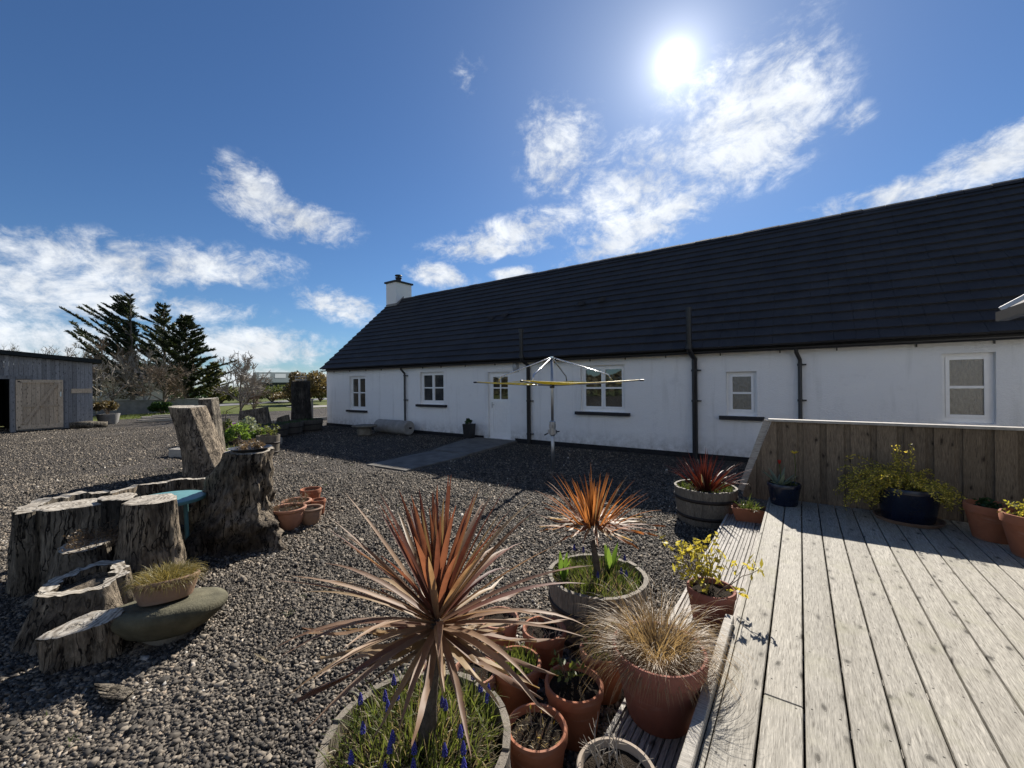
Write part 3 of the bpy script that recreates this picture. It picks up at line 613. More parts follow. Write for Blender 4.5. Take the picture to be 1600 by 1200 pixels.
# wing of the house to the right: only its eave corner shows
wing = thing('garden_room', 'garden room whose pale roof corner juts in beside the deck', 'building', (2.5, 3.0, .0))
MB().box(2.55, 6.0, 2.2, 5.55, 0.0, 2.35).build('wall', 'white_render', wing, world=True)
mb = MB(); e0, e1 = 1.69, 4.3; za, zb = 2.385, 4.1
mb.add([(e0, 1.8, za), (e0, 6.15, za), (e1, 6.15, zb), (e1, 1.8, zb), (e0, 1.8, za + .07), (e0, 6.15, za + .07), (e1, 6.15, zb + .07), (e1, 1.8, zb + .07), (7.0, 6.15, za), (7.0, 1.8, za), (7.0, 6.15, za + .07), (7.0, 1.8, za + .07)],
       [(3, 2, 1, 0), (4, 5, 6, 7), (0, 1, 5, 4), (2, 3, 9, 8), (7, 6, 10, 11), (1, 2, 6, 5), (2, 8, 10, 6), (3, 0, 4, 7), (9, 3, 7, 11), (8, 9, 11, 10)]); mb.build('roof', 'roof_tile', wing, world=True)
MB().bar((e0 - .03, 6.19, za + .06), (e1, 6.19, zb + .10), .05, .06, (0, 0, 1)).build('bargeboard', 'upvc', wing, world=True)
MB().box(e0 - .09, e0 - .005, 1.8, 6.12, za - .06, za + .03).build('gutter', 'black_plastic', wing, world=True)

# ------------------------------------------------------------------ deck, step, screen fence
DZ, SZ = .36, .18
rg = random.Random(11)
deck = thing('timber_deck', 'raised deck of wide weathered grey timber boards', 'deck', (1.5, 3.0, 0))
BW, GAP = .146, .0055
bmesh_cache = {}
def board(parent, name, x, y0, y1, z, w, th, mat, b=.004, axis=1):
    k = (round(y1 - y0, 3), w, th, mat)
    if k not in bmesh_cache: bmesh_cache[k] = bevbox(name, w, y1 - y0, th, b)
    off = offset(parent); o = link(name, bmesh_cache[k], mat, parent, (x - off.x, (y0 + y1) / 2 - off.y, z - th / 2 - off.z)); return o
u0 = -.295; i = 0
while u0 < 5.6:
    cuts = [-.8, 5.80]
    if i == 1: cuts = [-.8, 2.13, 5.80]
    elif i == 3: cuts = [-.8, 1.86, 5.80]
    elif i in (16, 19): cuts = [-.8, 3.3 + .2 * (i % 2), 5.80]
    for a, b in zip(cuts[:-1], cuts[1:]):
        o = board(deck, 'deck_board', u0 + BW / 2, a + .0025, b - .0025, DZ + rg.uniform(-.0012, .0012), BW - GAP, .028, 'deck_wood'); o.rotation_euler = (0, rg.uniform(-.006, .006), 0)
    u0 += BW + .0035; i += 1
for y in np.arange(-.6, 5.9, .45): MB().box(-.27, 5.5, y, y + .045, .02, DZ - .034).build('joist', 'step_wood', deck, world=True)
MB().box(-.318, -.297, -.8, 5.82, .182, DZ - .004).build('fascia_board', 'deck_wood', deck, world=True)
step = thing('timber_step', 'low timber step of narrow grooved boards along the deck edge', 'step', (-.5, 3.2, 0))
nb = 4; w = (.68 - .32) / nb
for i in range(nb):
    x0 = -.68 + i * w
    for (a, b) in ((.2, 2.9), (2.905, 5.6)):
        mb = MB(); gz = 3; gw = (w - .004) / gz
        for k in range(gz): mb.box(x0 + k * gw + .0035, x0 + (k + 1) * gw - .0035, a, b, SZ - .026, SZ)
        mb.box(x0, x0 + w - .004, a, b, SZ - .03, SZ - .008)
        mb.build('step_board', 'step_wood', step, world=True)
mb = MB(); mb.box(-.70, -.682, .2, 5.6, .0, SZ - .002); mb.build('riser', 'step_wood', step, world=True)
for y in (.3, 1.6, 2.9, 4.2, 5.5): MB().box(-.67, -.33, y, y + .05, -.01, SZ - .032).build('bearer', 'step_wood', step, world=True)
tb = tag(link('timber_batten', bevbox('timber_batten', .045, 1.9, .215, .004), 'pale_timber', None, (-.346, 1.72, SZ + .1085)), 'pale timber kerb board standing on the step against the deck edge', 'timber')
MB().box(-.722, -.702, .2, 5.6, .06, SZ + .012).build('edge_trim', 'cap_wood', step, world=True)

FV = 5.88; FT = 1.265
fence = thing('deck_screen', 'weathered board on board timber screen fence at the end of the deck', 'fence', (.6, FV, DZ))
def fz(u_):                                             # top edge: level, then raked down at the left end
    return FT if u_ > -.29 else FT + (u_ + .29) / (.60 - .29) * (FT - .36)
x = -.60; k = 0
while x < 4.2:
    wide = k % 2 == 0; w = (.152 if wide else .062) * (1 + rg.uniform(-.06, .06)); y = FV if wide else FV + .021
    xa, xb = (x, x + w) if wide else (x - .012, x + w + .012)
    if not wide: pass
    za, zb = fz(xa), fz(xb); z0 = .30 + rg.uniform(-.005, .005)
    if min(za, zb) > z0 + .05:
        xs = [xa, xb] if not (xa < -.29 < xb) else [xa, -.29, xb]
        mb = MB(); n = len(xs)
        for yy in (y, y + .019):
            mb.v += [(q, yy, z0) for q in xs] + [(q, yy, fz(q) - .004) for q in xs]
        m = 2 * n; fr = list(range(n)) + list(range(2 * n - 1, n - 1, -1)); mb.f.append(tuple(fr)); mb.f.append(tuple(m + q for q in reversed(fr)))
        for q in range(n - 1): mb.f.append((n + q, n + q + 1, m + n + q + 1, m + n + q))
        mb.f += [(0, n, m + n, m), (n - 1, m + n - 1, m + 2 * n - 1, 2 * n - 1)]
        mb.build('fence_board', 'fence_wood', fence, world=True)
    x += w; k += 1
for z in (.55, 1.1): MB().box(-.30 if z > 1 else -.48, 4.2, FV + .042, FV + .085, z, z + .09).build('rail', 'fence_wood', fence, world=True)
for u_ in (-.1, 1.6, 3.3): MB().box(u_, u_ + .09, FV + .087, FV + .177, .0, FT - .02).build('post', 'fence_wood', fence, world=True)
link('cap_rail', bevbox('cap_rail', 4.56, .13, .028, .003), 'cap_wood', fence, (1.955 - .6, .03, FT + .014 - DZ))
MB().bar((-.33, FV + .03, FT + .008), (-.625, FV + .03, .375), .075, .024, (0, 1, 0)).build('rake_trim', 'cap_wood', fence, world=True)

# ------------------------------------------------------------------ rotary clothes dryer
dr = thing('rotary_dryer', 'grey rotary clothes dryer with yellow lines, opened on its pole', 'clothes dryer', (-4.09, 7.22, 0))
hub = 1.71
mb = MB(); mb.tube([(0, 0, -.1), (0, 0, .95)], .036, 14); mb.build('ground_pole', 'galvanised', dr, True)
mb = MB(); mb.tube([(0, 0, .75), (0, 0, 2.28)], .028, 14); pole = mb.build('mast', 'galvanised', dr, True)
mb = MB(); mb.tube([(0, 0, .70), (0, 0, .72), (0, 0, .98), (0, 0, 1.0)], [.04, .062, .062, .04], 14); mb.box(-.09, .09, -.035, .035, .74, .82).box(-.035, .035, -.08, .08, .86, .93); win = mb.build('winder', 'galvanised', dr)
mb = MB(); mb.tube([(.07, 0, .78), (.17, -.03, .80)], .012, 8).tube([(-.07, 0, .76), (-.20, .02, .70)], .013, 8); mb.build('crank_handle', 'black_plastic', win)
mb = MB(); mb.tube([(0, 0, hub - .05), (0, 0, hub + .05)], .05, 12); mb.build('hub', 'black_plastic', dr)
mb = MB(); mb.tube([(0, 0, 2.26), (0, 0, 2.30)], .045, 12); mb.build('top_cap', 'bright_steel', dr)
A0 = math.atan2(rt.y, rt.x) + R(-22); tips = []
for k in range(4):
    a = A0 + k * math.pi / 2; d = Vector((math.cos(a), math.sin(a), 0)); tip = d * 1.72 + Vector((0, 0, hub + .085)); tips.append(tip)
    mb = MB(); mb.tube([d * .05 + Vector((0, 0, hub)), d * .8 + Vector((0, 0, hub + .03)), tip], .0125, 8); arm = mb.build('arm', 'galvanised', dr, True)
    mb = MB(); mb.tube([tip - d * .02, tip + d * .05], .017, 8); mb.build('tip_cap', 'black_plastic', arm)
    mb = MB(); mb.tube([d * .03 + Vector((0, 0, 2.27)), d * 1.12 + Vector((0, 0, hub + .20)), d * 1.19 + Vector((0, 0, hub + .08))], .0125, 8); mb.build('stay', 'bright_steel', dr, True)
for k in range(7):
    mb = MB(); f = .38 + .60 * k / 6
    for q in range(4):
        p = Vector((0, 0, hub)).lerp(tips[q], f) + Vector((0, 0, .012)); r_ = Vector((0, 0, hub)).lerp(tips[(q + 1) % 4], f) + Vector((0, 0, .012)); m = (p + r_) / 2 - Vector((0, 0, .018 + .03 * f))
        mb.tube([p, p.lerp(m, .5) - Vector((0, 0, .006)), m, m.lerp(r_, .5) - Vector((0, 0, .006)), r_], .0045, 5, False)
    mb.build('washing_line', 'yellow_cord', dr)

# ------------------------------------------------------------------ stumps
def stump(name, label, loc, h, rb, rt_, lean=(0, 0), lobes=((3, .06, 0.), (5, .04, 1.)), flare=.25, tilt=(0, 0), hollow=None, rough=.035, seed=1, sx=1., sy=1., rot=0., mat='stump_wood', roots=0, bow=0., group=None, lip=.0, gn=0.):
    T = thing(name, label, 'stump', (loc[0], loc[1], loc[2] if len(loc) > 2 else 0), 0., group)
    NU, NV = (144, 56) if gn > .2 else (96, 36); rg = random.Random(seed); so = Vector((seed * 7.3, seed * 3.1, seed))
    rph = [rg.uniform(0, 2 * math.pi) for _ in range(max(1, roots))]
    def P(a, t, rs_=1., dz=0.):
        r = rb + (rt_ - rb) * t + flare * rb * max(0, 1 - t * 3.2) ** 2
        for (k, am, ph) in lobes: r *= 1 + am * math.cos(k * a + ph + .5 * t)
        for q in range(roots):
            da = (a - rph[q] + math.pi) % (2 * math.pi) - math.pi; r *= 1 + .55 * math.exp(-(da / .22) ** 2) * max(0, 1 - t * 2.4) ** 1.6
        c, s_ = math.cos(a), math.sin(a)
        q = Vector((c * 2.2, s_ * 2.2, t * h * .7)) + so
        r *= 1 + rough * 2.4 * mnoise.noise(q * 1.3) + rough * (1 - abs(mnoise.noise(Vector((c * 6, s_ * 6, t * h * .9)) + so)) * 2) * .9 + rough * .5 * mnoise.noise(Vector((c * 17, s_ * 17, t * h * 2.5)) + so)
        if gn:
            r *= 1 + gn * (mnoise.fractal(Vector((c * 2.5, s_ * 2.5, t * h * 5)) + so, 1., 2.1, 4)) * (1 - .5 * t)
            bur = max(0, mnoise.noise(Vector((c * 1.6, s_ * 1.6, t * h * 2.2)) + so * 2)) * max(0, 1.25 - abs(t - .55) * 1.6)
            r *= 1 + gn * .9 * bur * (1 - 2 * abs(mnoise.noise(Vector((c * 9, s_ * 9, t * h * 10)) + so)))
        r *= rs_
        x, y = r * c * sx, r * s_ * sy; cr_, sr_ = math.cos(rot), math.sin(rot); x, y = x * cr_ - y * sr_, x * sr_ + y * cr_
        b = t * t if bow == 0 else t ** (1 + bow)
        z = h * t
        if t > .3: z += (tilt[0] * x + tilt[1] * y) * ((t - .3) / .7)
        return Vector((x + lean[0] * b, y + lean[1] * b, z - .03 * (1 - t) + dz))
    mb = MB(); vs = []
    for j in range(NV + 1):
        t = j / NV
        for i in range(NU): vs.append(P(2 * math.pi * i / NU, t))
    mb.add(vs, [(j * NU + i, j * NU + (i + 1) % NU, (j + 1) * NU + (i + 1) % NU, (j + 1) * NU + i) for j in range(NV) for i in range(NU)])
    ctr = sum((P(2 * math.pi * i / NU, 1.) for i in range(NU)), Vector()) / NU
    if hollow:
        wl_, dp = hollow; k0 = len(mb.v); vs = []
        for t in (1., .9, .7, max(.05, 1 - dp)):
            for i in range(NU):
                a = 2 * math.pi * i / NU; p = P(a, t); c_ = Vector((ctr.x * t, ctr.y * t, p.z)); wv = wl_ * (1 + .3 * mnoise.noise(Vector((math.cos(a) * 3, math.sin(a) * 3, t * 4)) + so)); dd = (p - c_); L = dd.length
                vs.append(c_ + dd * max(.15, (L - wv) / L) + Vector((0, 0, -.004 if t == 1. else 0)))
        mb.add(vs, [(j * NU + (i + 1) % NU, j * NU + i, (j + 1) * NU + i, (j + 1) * NU + (i + 1) % NU) for j in range(3) for i in range(NU)]); mb.f.append(tuple(k0 + 3 * NU + i for i in range(NU)))
    mb.build('trunk', mat, T, True)
    cm = MB()
    if hollow:
        o_ = [P(2 * math.pi * i / NU, 1., 1., .003 + .012 * mnoise.noise(Vector((i * .35, seed, 0)))) for i in range(NU)]; cm.add(o_ + [Vector((v[0], v[1], v[2] + .004)) for v in vs[:NU]], [(i, (i + 1) % NU, NU + (i + 1) % NU, NU + i) for i in range(NU)])
    else:
        rings = [1., .93, .8, .6, .4, .2]; q = []
        for k, f in enumerate(rings):
            for i in range(NU):
                p = P(2 * math.pi * i / NU, 1.); d = p - ctr; q.append(ctr + d * f + Vector((0, 0, (.002 if k == 0 else .006) + .010 * mnoise.noise(Vector((d.x * f * 9, d.y * f * 9, seed))))))
        q.append(ctr + Vector((0, 0, .006))); m = len(rings)
        cm.add(q, [(j * NU + i, j * NU + (i + 1) % NU, (j + 1) * NU + (i + 1) % NU, (j + 1) * NU + i) for j in range(m - 1) for i in range(NU)] + [((m - 1) * NU + i, (m - 1) * NU + (i + 1) % NU, m * NU) for i in range(NU)])
    cm.build('cut_face', 'cut_wood', T, True)
    return T, ctr
def cam_off(r, f): return (rt.x * r + fw.x * f, rt.y * r + fw.y * f)     # metres to the right / away, as world x y
l = cam_off(-.46, 0)
stump('leaning_stump', 'tall leaning sawn trunk with flat oval top, paired with a slimmer trunk', (-9.77, 3.26), 1.36, .385, .30, l, ((2, .05, .4), (3, .05, 1.), (7, .03, .2)), .22, (-.05, .0), None, .05, 3, 1., .95, 0, 'stump_wood', 2, .1)
l = cam_off(-.20, .1)
stump('slim_stump', 'slimmer upright trunk standing just behind the tall leaning trunk', (-10.28, 3.50), 1.50, .29, .22, l, ((2, .08, 1.), (3, .05, 1.5)), .15, (.0, .05), None, .04, 5, 1., .8, 0, 'stump_grey', 0, .3)
l = cam_off(.24, 0)
BS, bctr = stump('gnarled_stump', 'huge gnarled stump with spreading roots and burrs, bowl of dead plants on top', (-5.25, 1.93), 1.03, .40, .215, l, ((2, .06, .4), (3, .08, 2.), (5, .05, 1.)), .20, (-.02, .03), None, .07, 8, 1.05, .95, R(30), 'stump_gnarl', 4, .2, gn=.30)
# sawn trunk shells and blocks round the turquoise table
def shell(name, label, pts, thick, h, seed, mat='stump_grey', dz=0.):
    """curved slab of hollow trunk standing on end along a line of ground points"""
    T = thing(name, label, 'stump', (pts[0][0], pts[0][1], 0)); n = 40; NVV = 14; base = Vector((pts[0][0], pts[0][1], 0))
    P = [Vector((p[0], p[1], 0)) for p in pts]; cv = []
    for i in range(n + 1):
        t = i / n * (len(P) - 1); k = min(int(t), len(P) - 2); f = t - k; a = P[max(k - 1, 0)]; b = P[k]; c = P[k + 1]; d = P[min(k + 2, len(P) - 1)]
        cv.append(.5 * ((2 * b) + (c - a) * f + (2 * a - 5 * b + 4 * c - d) * f * f + (3 * b - a - 3 * c + d) * f ** 3))
    rows = []
    for i, p in enumerate(cv):
        d = (cv[min(i + 1, n)] - cv[max(i - 1, 0)]).normalized(); nn_ = Vector((-d.y, d.x, 0)); th = thick * (.75 + .5 * abs(mnoise.noise(Vector((i * .17, seed, 0)))) * 2)
        hh = h * (1 + .07 * mnoise.noise(Vector((i * .12, seed + 4, 0))) + .03 * mnoise.noise(Vector((i * .6, seed, 0)))); row = []
        for j in range(NVV + 1):
            t = j / NVV; w = 1 + .35 * (1 - t) ** 2; o_ = .03 * mnoise.noise(Vector((i * .33, j * .12, seed))) + .015 * mnoise.noise(Vector((i * 1.1, j * .2, seed)))
            row.append(p + nn_ * (th / 2 * w + o_) + Vector((0, 0, hh * t - .02)) - base)
        for j in range(NVV, -1, -1):
            t = j / NVV; o_ = .03 * mnoise.noise(Vector((i * .3, j * .12, seed + 9))); row.append(p - nn_ * (th / 2 + o_) + Vector((0, 0, hh * t - .02)) - base)
        rows.append(row)
    m = len(rows[0]); mb = MB(); mb.add([v for r in rows for v in r], [(i * m + j, (i + 1) * m + j, (i + 1) * m + j + 1, i * m + j + 1) for i in range(n) for j in range(m - 1) if j != NVV] + [tuple(range(m)), tuple(n * m + j for j in range(m - 1, -1, -1))])
    mb.build('shell', mat, T, True)
    cm = MB(); cm.add([v for r in rows for v in (r[NVV] + Vector((0, 0, .003)), r[NVV + 1] + Vector((0, 0, .003)))], [(2 * i, 2 * i + 2, 2 * i + 3, 2 * i + 1) for i in range(n)]); cm.build('cut_face', 'cut_wood', T)
    return T
shell('curved_trunk_slab', 'curved hollow trunk shell standing on end, outermost beside the flat block', [(-5.36, .47), (-5.62, .50), (-5.86, .72), (-5.93, 1.06)], .15, .72, 2)
shell('curved_back_slab', 'long low curved trunk shell behind the turquoise table', [(-6.30, 1.12), (-6.50, 1.45), (-6.42, 1.85), (-6.10, 2.12), (-5.85, 2.16)], .10, .60, 6, 'stump_wood')
stump('block_stump', 'flat topped trunk block leaning against the curved trunk shell', (-5.36, .74), .70, .24, .235, (-.02, 0), ((2, .12, .3), (4, .06, 1.)), .05, (.0, .02), None, .04, 12, 1.1, .8, R(60), 'stump_grey')
stump('dark_split_stump', 'narrow split trunk wedged between flat block and pale stump', (-5.16, 1.0), .74, .17, .15, (0, 0), ((3, .14, .3), (5, .07, 1.)), .1, (.0, .0), None, .07, 14, 1., .8, R(20), 'stump_dark')
stump('pale_stump', 'smooth pale upright stump with burrs at its foot before the turquoise table', (-4.70, 1.10), .76, .24, .185, (.0, .02), ((2, .07, .8), (3, .05, 0.)), .15, (.0, .02), None, .035, 17, 1.05, .95, R(40), 'stump_wood', 3, gn=.12)
stump('heather_stump', 'small pale stump with brown heather growing on it', (-5.0, .73), .42, .26, .17, cam_off(.03, 0), ((2, .1, 0.), (3, .08, 1.)), .2, (.0, .0), None, .05, 21, 1., 1., 0, 'stump_grey', 2)
stump('hollow_stump', 'broad stump with hollow soil filled top and flared side', (-4.30, .66), .35, .32, .235, (-.02, 0), ((2, .10, 2.2), (3, .07, .4)), .22, (-.05, .08), (.085, .13), .07, 23, 1.1, .9, R(35), 'stump_gnarl', 3, gn=.1)
stump('low_log_stump', 'low sawn stump with slanting pale cut face beside the stone disc', (-3.78, .56), .24, .135, .15, (.0, .0), ((2, .18, 0.), (3, .06, 1.)), .12, (.05, .2), None, .05, 27, 1.15, .85, R(55), 'stump_wood', 1)
mb = MB()
for k in range(4):
    r_ = random.Random(k); x0 = -.1 + .05 * k; mb.add([(x0, 0, .01), (x0 + .16, .05 + .02 * k, .012), (x0 + .3, .03, .035 + .01 * k), (x0 + .14, -.03, .045)], [(0, 1, 2, 3), (3, 2, 1, 0)])
o = tag(mb.build('bark_flake', 'stump_grey', loc=(-3.35, .56, .012)), 'flat grey flake of bark lying on gravel by the low stump', 'bark'); o.modifiers.new('s', 'SOLIDIFY').thickness = .012
# turquoise round table
tt = thing('round_table', 'round turquoise table inside the ring of stumps', 'table', (-5.42, 1.42, 0))
mb = MB(); mb.lathe([(.001, .60), (.30, .60), (.325, .596), (.33, .588), (.325, .562), (.315, .562), (.31, .575), (.001, .575)], 48); autosmooth(mb.build('table_top', 'turquoise_paint', tt))
for k in range(4): a = k * math.pi / 2 + .5; mb = MB(); mb.tube([(.24 * math.cos(a), .24 * math.sin(a), 0), (.21 * math.cos(a), .21 * math.sin(a), .575)], .02, 8); mb.build('leg', 'turquoise_paint', tt)
# staddle stone disc with a bowl of grass
ds = thing('stone_disc', 'large mossy round stone disc tilted on its stub', 'stone', (-3.67, .96, 0)); ds.rotation_euler = (R(-7), R(-9), 0); ds.scale = (.92, .92, 1)
mb = MB(); mb.lathe([(.001, .02), (.18, .02), (.25, .05), (.33, .115), (.362, .15), (.372, .17), (.372, .20), (.355, .222), (.30, .236), (.15, .245), (.001, .247)], 56, wob=lambda a, z: .02 * math.sin(3 * a + 1) + .012 * math.sin(7 * a)); autosmooth(mb.build('disc', 'mossy_stone', ds), 60)
mb = MB(); mb.lathe([(.16, -.06), (.17, .028)], 20, cap=True); mb.build('stub', 'stone', ds)

# ------------------------------------------------------------------ pots, barrels
def pot(name, label, loc, R1, R0, h, mat='terracotta', group=None, cat='plant pot', rim=.028, rh=.06, fill=.86, round_=False, saucer=None):
    T = thing(name, label, cat, loc, random.Random(str(loc)).uniform(0, 6), group)
    if round_: prof = [(.001, 0), (R0, 0), (R0 + (R1 - R0) * .55, h * .25), (R1 * .97, h * .62), (R1 * .96, h - rh), (R1 + rim * .5, h - rh * .6), (R1 + rim * .6, h - .008), (R1 + rim * .2, h), (R1 - .012, h - .004), (R1 - .022, h - rh), (R1 * .86, h * .6)]
    else: prof = [(.001, 0), (R0, 0), (R0 + .004, .006), (R1 - rim * .55, h - rh), (R1 - rim * .1, h - rh + .004), (R1, h - .008), (R1 - .005, h), (R1 - .016, h), (R1 - .020, h - .008), (R1 - .034, h * .6)]
    mb = MB(); mb.lathe(prof, 40); autosmooth(mb.build('pot', mat, T), 35)
    ri = R1 - .022 if not round_ else R1 - .02
    mb = MB(); rr_ = random.Random(3); n = 20; vs = [(0, 0, h * fill + .01)]
    for f in (.35, .7, 1.): vs += [(ri * f * math.cos(2 * math.pi * j / n), ri * f * math.sin(2 * math.pi * j / n), h * fill + rr_.uniform(-.008, .010) * (f < 1)) for j in range(n)]
    mb.add(vs, [(0, 1 + j, 1 + (j + 1) % n) for j in range(n)] + [(1 + k * n + j, 1 + (k + 1) * n + j, 1 + (k + 1) * n + (j + 1) % n, 1 + k * n + (j + 1) % n) for k in range(2) for j in range(n)]); mb.build('soil', 'soil', T, True)
    if saucer: mb = MB(); mb.lathe([(.001, -.012), (R0 + .05, -.012), (R0 + .075, .022), (R0 + .066, .022), (R0 + .045, -.004), (.001, -.004)], 36); mb.build('saucer', saucer, T)
    return T
def barrel(name, label, loc, R1=.35, h=.42, mat='stave_wood', hoops=(.14, .62), seed=0, group=None, cat='half barrel'):
    T = thing(name, label, cat, loc, random.Random(seed).uniform(0, 1), group); rg = random.Random(seed); N = 22; R0 = R1 * .86
    def rad(z): t = z / h; return R0 + (R1 - R0) * (1 - (1 - t) ** 1.7)
    for k in range(N):
        a0 = 2 * math.pi * k / N + .004; a1 = 2 * math.pi * (k + 1) / N - .004; top = h + rg.uniform(-.006, .006); dr_ = rg.uniform(-.002, .002); vs = []
        zs = [0, h * .25, h * .5, h * .75, top]
        for z in zs:
            for rr_, a in ((rad(min(z, h)) + dr_, a0), (rad(min(z, h)) + dr_, (a0 + a1) / 2), (rad(min(z, h)) + dr_, a1), (rad(min(z, h)) - .027, a1), (rad(min(z, h)) - .027, a0)): vs.append((rr_ * math.cos(a), rr_ * math.sin(a), z))
        m = 5; mb = MB(); mb.add(vs, [(i * m + j, i * m + (j + 1) % m, (i + 1) * m + (j + 1) % m, (i + 1) * m + j) for i in range(4) for j in range(m)] + [(4, 3, 2, 1, 0), tuple(4 * m + j for j in range(m))]); mb.build('stave', mat, T)
    for f in hoops:
        z = h * f; hw = .021; mb = MB(); mb.lathe([(rad(z - hw) + .002, z - hw), (rad(z - hw) + .0055, z - hw), (rad(z + hw) + .0055, z + hw), (rad(z + hw) + .002, z + hw)], 64); mb.build('hoop', 'iron_hoop', T, True)
    n = 28; ri = R1 - .03; sz = h - .055; vs = [(0, 0, sz + .02)]
    for f in (.3, .6, .85, 1.): vs += [(ri * f * math.cos(2 * math.pi * j / n), ri * f * math.sin(2 * math.pi * j / n), sz + rg.uniform(-.012, .018) - .02 * (f == 1)) for j in range(n)]
    mb = MB(); mb.add(vs, [(0, 1 + j, 1 + (j + 1) % n) for j in range(n)] + [(1 + k * n + j, 1 + (k + 1) * n + j, 1 + (k + 1) * n + (j + 1) % n, 1 + k * n + (j + 1) % n) for k in range(3) for j in range(n)]); mb.build('soil', 'soil', T, True)
    return T
# ------------------------------------------------------------------ plants
def grass(name, label, loc, rad, h, n, mat, seed=0, spread=.5, droop=.6, w=.005, cat='grass', var=.4, hmin=.4, kind='stuff', inner=0., seg=3):
    rg = random.Random(seed); mb = MB()
    for i in range(n):
        a = rg.uniform(0, 2 * math.pi); q = rad * math.sqrt(rg.uniform(inner, 1)); p = (q * math.cos(a), q * math.sin(a), rg.uniform(-.015, 0)); b = rg.gauss(a, .9) if rg.random() < .7 else rg.uniform(0, 6.28)
        s_ = spread * rg.uniform(.2, 1.2) * (.4 + q / max(rad, 1e-3)); d = Vector((s_ * math.cos(b), s_ * math.sin(b), 1.)); c_ = rg.uniform(0, 6.28)
        mb.blade(p, d, (math.cos(c_), math.sin(c_), 0), h * rg.uniform(hmin, 1.) * (1 + rg.uniform(-var, var) * .3), w * rg.uniform(.6, 1.4), droop * rg.uniform(.3, 1.6), seg)
    return tag(mb.build(name, mat, None, True, loc=loc), label, cat, kind=kind)
def cordyline(name, label, loc, trunk, L, n, seed, mats, tw=.03, w=.034, cat='cordyline', lean=(0, 0), floor=None, span=150):
    T = thing(name, label, cat, loc); rg = random.Random(seed); mb = MB(); pts = []; m = 9
    for i in range(m): t = i / (m - 1); pts.append((lean[0] * t ** 1.5 + .006 * math.sin(5 * t), lean[1] * t ** 1.5, trunk * t - .03))
    mb.tube(pts, [tw * (1.35 - .5 * i / (m - 1)) * (1 + .08 * math.sin(i * 4)) for i in range(m)], 14); mb.build('trunk', 'cordyline_bark', T, True)
    top = Vector(pts[-1]); g = math.pi * (3 - math.sqrt(5))
    for i in range(n):
        f = (i + .5) / n; a = i * g + rg.uniform(-.2, .2); el = R(88 - span * f ** 1.08 + rg.uniform(-7, 7)); d = Vector((math.cos(a) * math.cos(el), math.sin(a) * math.cos(el), math.sin(el)))
        LL = L * (.72 + .45 * math.sin(math.pi * min(1, f * 1.15)) + rg.uniform(-.12, .1)); p = top + Vector((0, 0, .05 * (1 - f) - .07 * f)) + Vector((d.x, d.y, 0)) * .016
        k = 0 if f < .30 else (1 if f < .72 else 2)
        if rg.random() < .16: k = rg.choice((0, 1, 2))
        if el < R(-35): LL *= .82
        mb = MB(); mb.strip((0, 0, 0), d, (0, 0, 1) if abs(d.z) < .95 else (1, 0, 0), LL, w * rg.uniform(.8, 1.2) * (1.2 if f < .25 else 1.), (.18 + .75 * f) * rg.uniform(.5, 1.35), 8, .22, .42, rg.uniform(-.12, .12))
        if floor is not None: mb.v = [(x, y, max(z, floor - p.z + rg.uniform(0, .015))) for x, y, z in mb.v]
        mb.build('leaf', mats[k], T, True, loc=p)
    return T
def muscari(loc, seed, label, group):
    rg = random.Random(seed); h = rg.uniform(.09, .15); T = thing('grape_hyacinth', label, 'flower', loc, 0., group); b = (rg.uniform(-.02, .02), rg.uniform(-.02, .02))
    mb = MB(); mb.tube([(0, 0, -.02), (b[0] * .5, b[1] * .5, h * .6), (b[0], b[1], h)], .0025, 5); mb.build('stem', 'grass_green', T)
    mb = MB()
    for j in range(6):
        z = h - .005 + j * .0075; r = .0088 * (1 - .12 * abs(j - 1.6)) - .0009 * j
        for k in range(6 if j < 5 else 3):
            a = k * 1.047 + j * .5; c = (b[0] + r * math.cos(a), b[1] + r * math.sin(a), z); s_ = .0044
            mb.add([(c[0] + s_, c[1], c[2]), (c[0], c[1] + s_, c[2]), (c[0] - s_, c[1], c[2]), (c[0], c[1] - s_, c[2]), (c[0], c[1], c[2] + s_), (c[0], c[1], c[2] - s_)], [(0, 1, 4), (1, 2, 4), (2, 3, 4), (3, 0, 4), (1, 0, 5), (2, 1, 5), (3, 2, 5), (0, 3, 5)])
    mb.build('flower_head', 'muscari_blue', T)
def broadleaf(name, label, loc, n, h, w, mat, seed, spread=.5, cat='plant', group=None):
    rg = random.Random(seed); T = thing(name, label, cat, loc, 0., group)
    for i in range(n):
        a = i * 2.4 + rg.uniform(-.3, .3); s_ = spread * rg.uniform(.3, 1.2); d = Vector((s_ * math.cos(a), s_ * math.sin(a), 1)); mb = MB(); mb.strip((.012 * math.cos(a), .012 * math.sin(a), -.01), d, (math.cos(a + 1.57), math.sin(a + 1.57), 0) if False else (0, 0, 1), h * rg.uniform(.65, 1.1), w * rg.uniform(.7, 1.1), rg.uniform(.2, .9), 6, .3, .45); mb.build('leaf', mat, T, True)
    return T
